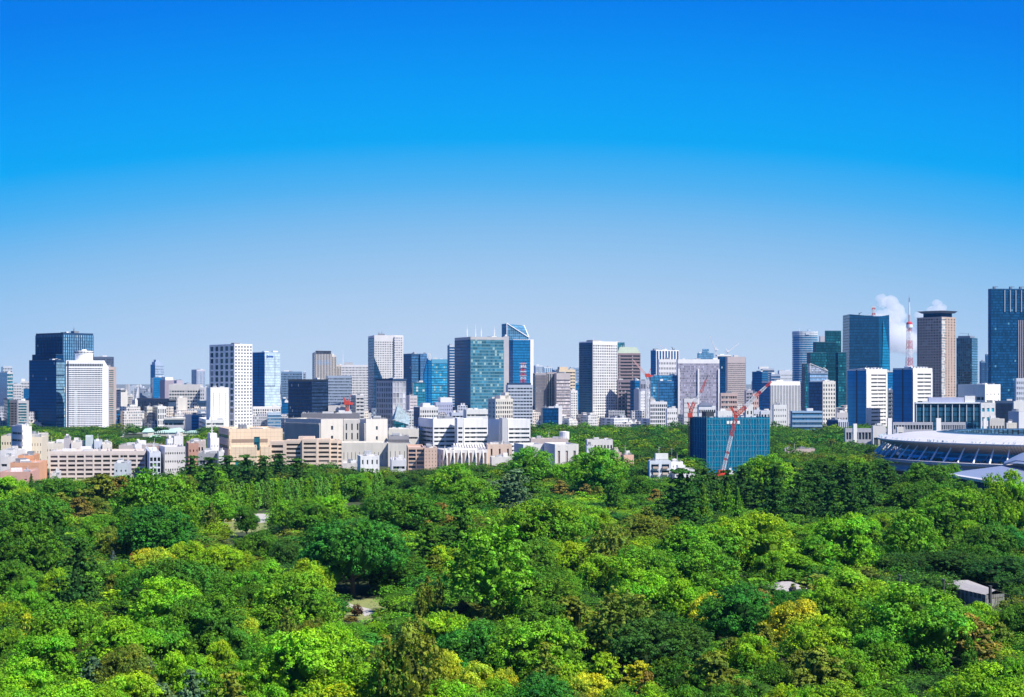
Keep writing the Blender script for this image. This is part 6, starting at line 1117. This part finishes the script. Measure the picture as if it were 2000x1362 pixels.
# woodland mass: everything behind and between the trees above, one object
fr = random.Random(21); FV = []; FF = []; FT = []; nb_ = 0
cells = {}
for (x, y, r, h, k, *_r) in TREES:
    for cx_ in range(int((x - r) // 20), int((x + r) // 20) + 1):
        for cy_i in range(int((y - r) // 20), int((y + r) // 20) + 1): cells.setdefault((cx_, cy_i), []).append((x, y, r))
def add_mass(x, y, r, h, k, cc, frac, grow):
    global nb_
    ps = PROTO[k]; _, _, v, f, t = ps[fr.randrange(len(ps))]
    nl = len(v) // 4; nq = int(np.searchsorted(f[:, 0], f[-1, 0])); leafq = f[f[:, 1] == f[:, 0] + 1][:, 0]; leafq = leafq[leafq % 4 == 0]
    sel = rng.choice(leafq, int(min(len(leafq), 16000) * frac * .8), replace=False); idx = (sel[:, None] + np.arange(4)).ravel()
    q = v[idx].reshape(-1, 4, 3); cen = q.mean(1, keepdims=True); q = cen + (q - cen) * grow
    a = fr.uniform(0, 6.28); R = np.array([[math.cos(a), -math.sin(a), 0], [math.sin(a), math.cos(a), 0], [0, 0, 1]])
    p = q.reshape(-1, 3) @ R.T * np.array([r, r, h]) + np.array([x, y, 0])
    FV.append(p); FT.append(t[idx] * np.array(cc)[None, :])
    # opaque inner body
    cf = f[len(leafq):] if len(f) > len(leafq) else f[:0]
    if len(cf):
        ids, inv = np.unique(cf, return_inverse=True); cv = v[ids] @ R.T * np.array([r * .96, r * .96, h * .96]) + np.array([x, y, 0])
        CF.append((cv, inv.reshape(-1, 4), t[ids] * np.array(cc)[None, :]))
CF = []
def clear(x, y, rad):
    for (fx, fy, rr_) in FOOT:
        if (x - fx) ** 2 + (y - fy) ** 2 < (rr_ * .8 + rad) ** 2: return False
    px = 1000 + x / y * F
    for (a, b, y0, y1) in AREAS:
        if a < px < b and y0 < y < y1: return False
    return True
cols = ['g2', 'g3', 'g3', 'g4', 'g1', 'ol', 'g2', 'g2', 'em', 'g4', 'yl', 'g3']
def fill(Y0, Y1, step, hs, p0=-60, p1=2060, avoid=.85, frac=.1, grow=1.9, top=None):
    y = Y0; n = 0
    while y < Y1:
        x0, x1 = X_(p0, y), X_(p1, y); x = x0 + fr.uniform(0, step)
        while x < x1:
            xx, yy = x + fr.uniform(-.35, .35) * step, y + fr.uniform(-.35, .35) * step; h = fr.uniform(*hs); r = step * fr.uniform(.55, .75); ok = clear(xx, yy, r * .5)
            if ok:
                for (tx, ty, tr_) in cells.get((int(xx // 20), int(yy // 20)), ()):
                    if (tx - xx) ** 2 + (ty - yy) ** 2 < (tr_ * avoid) ** 2: ok = False; break
            if ok:
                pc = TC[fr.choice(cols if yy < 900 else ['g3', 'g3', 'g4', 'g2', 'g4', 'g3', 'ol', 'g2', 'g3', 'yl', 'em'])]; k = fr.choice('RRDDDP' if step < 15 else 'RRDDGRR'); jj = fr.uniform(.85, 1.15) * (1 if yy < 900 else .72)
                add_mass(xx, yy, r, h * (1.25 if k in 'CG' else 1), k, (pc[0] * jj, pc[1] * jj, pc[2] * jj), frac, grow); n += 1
            x += step
        y += step * .9
    return n
n1_ = fill(205, 420, 10, (4.5, 7.4), frac=.13, grow=1.5, avoid=.9); n2_ = fill(420, 905, 12, (5, 8.2), frac=.09, grow=1.8, avoid=.9)
n3_ = fill(905, 1240, 15, (9, 13), 1125, 1350, frac=.10, grow=2.0); n3_ += fill(905, 1300, 15, (9, 13), 1500, 1710, frac=.10, grow=2.0)
n4_ = fill(1240, 1750, 17, (11, 15), 1030, 1350, frac=.06, grow=2.6); n4_ += fill(1300, 1750, 17, (11, 15), 1480, 1740, frac=.06, grow=2.6); n4_ += fill(1330, 1850, 17, (8, 11), -30, 420, frac=.06, grow=2.6); n4_ += fill(900, 1000, 13, (8, 11), 330, 1130, frac=.08, grow=2.2)
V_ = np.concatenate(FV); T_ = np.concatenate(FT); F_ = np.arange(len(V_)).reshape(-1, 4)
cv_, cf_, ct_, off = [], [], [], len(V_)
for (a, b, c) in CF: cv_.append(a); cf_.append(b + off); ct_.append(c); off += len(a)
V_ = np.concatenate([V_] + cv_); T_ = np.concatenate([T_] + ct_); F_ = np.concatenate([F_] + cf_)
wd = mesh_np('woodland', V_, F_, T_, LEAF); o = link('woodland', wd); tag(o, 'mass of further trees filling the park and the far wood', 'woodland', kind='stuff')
print('TREES', len(TREES), 'fill', n1_, n2_, n3_, n4_, 'faces', len(F_))

# ------------------------------------------------------------ clouds and air
def cloud(label, px, py, Y, wpx, hpx, n, seed):
    k = Y / F; rr = random.Random(seed); e = (X_(px, Y), Y, Z_(py, Y))
    import bmesh
    bm = bmesh.new()
    for i in range(n):
        u = rr.uniform(-1, 1); t = rr.random() ** 1.3; top = (1 - abs(u) ** 1.8) * hpx * k * rr.uniform(.75, 1.05); R = k * hpx * rr.uniform(.10, .2) * (1.15 - .5 * t)
        c = Vector((u * wpx * k / 2, rr.uniform(-.25, .25) * wpx * k, t * top))
        bmesh.ops.create_icosphere(bm, subdivisions=3, radius=R, matrix=Matrix.Translation(c) @ Matrix.Diagonal((1.25, 1.1, .9, 1)))
    me = bpy.data.meshes.new('cloud'); bm.to_mesh(me); bm.free()
    o = bpy.data.objects.new('cloud', me); COL.objects.link(o); o.location = e
    rm = o.modifiers.new('remesh', 'REMESH'); rm.mode = 'VOXEL'; rm.voxel_size = k * hpx * .028
    for (sc, st_) in ((hpx * k * .16, hpx * k * .07), (hpx * k * .05, hpx * k * .035)):
        tx = bpy.data.textures.new('billow', 'CLOUDS'); tx.noise_scale = sc; tx.noise_depth = 3; dm = o.modifiers.new('billow', 'DISPLACE'); dm.texture = tx; dm.strength = st_; dm.texture_coords = 'LOCAL'
    for p in me.polygons: p.use_smooth = True
    me.materials.append(CLOUD); tag(o, label, 'cloud', 'cumulus clouds beyond the towers'); o['kind'] = 'structure'
g = NT('cloud'); tcn = g.n('ShaderNodeTexCoord'); vs = g.n('ShaderNodeVolumePrincipled', {'Color': (1, 1, 1, 1), 'Density': .007, 'Anisotropy': .0}); g.t.links.new(vs.outputs[0], g.o.inputs['Volume']); CLOUD = g.mat
scn.cycles.volume_bounces = 5
YC = 16000
cloud('tallest billowing white cloud left of the lattice broadcast tower', 1734, 672, YC, 90, 106, 44, 1)
cloud('low wide cloud bank behind the faceted tower and the broadcast tower', 1745, 672, YC + 600, 150, 44, 40, 2)
cloud('smaller white cloud just left of the winged brown tower', 1792, 680, YC + 300, 50, 82, 26, 3)
cloud('white cloud puff rising above the winged brown tower', 1833, 650, YC + 200, 50, 68, 24, 4)
# haze: pale, even air in one closed box round the camera and everything but the clouds
hz = MB(); hz.box(-3600, 3600, -60, 9500, -1, 332); HV = NT('haze_air')
vp = HV.n('ShaderNodeVolumePrincipled', {'Color': (.20, .58, 1.0, 1), 'Density': 2.3e-5, 'Anisotropy': .0}); HV.t.links.new(vp.outputs[0], HV.o.inputs['Volume'])
o = hz.build('haze', HV.mat); o['kind'] = 'stuff'
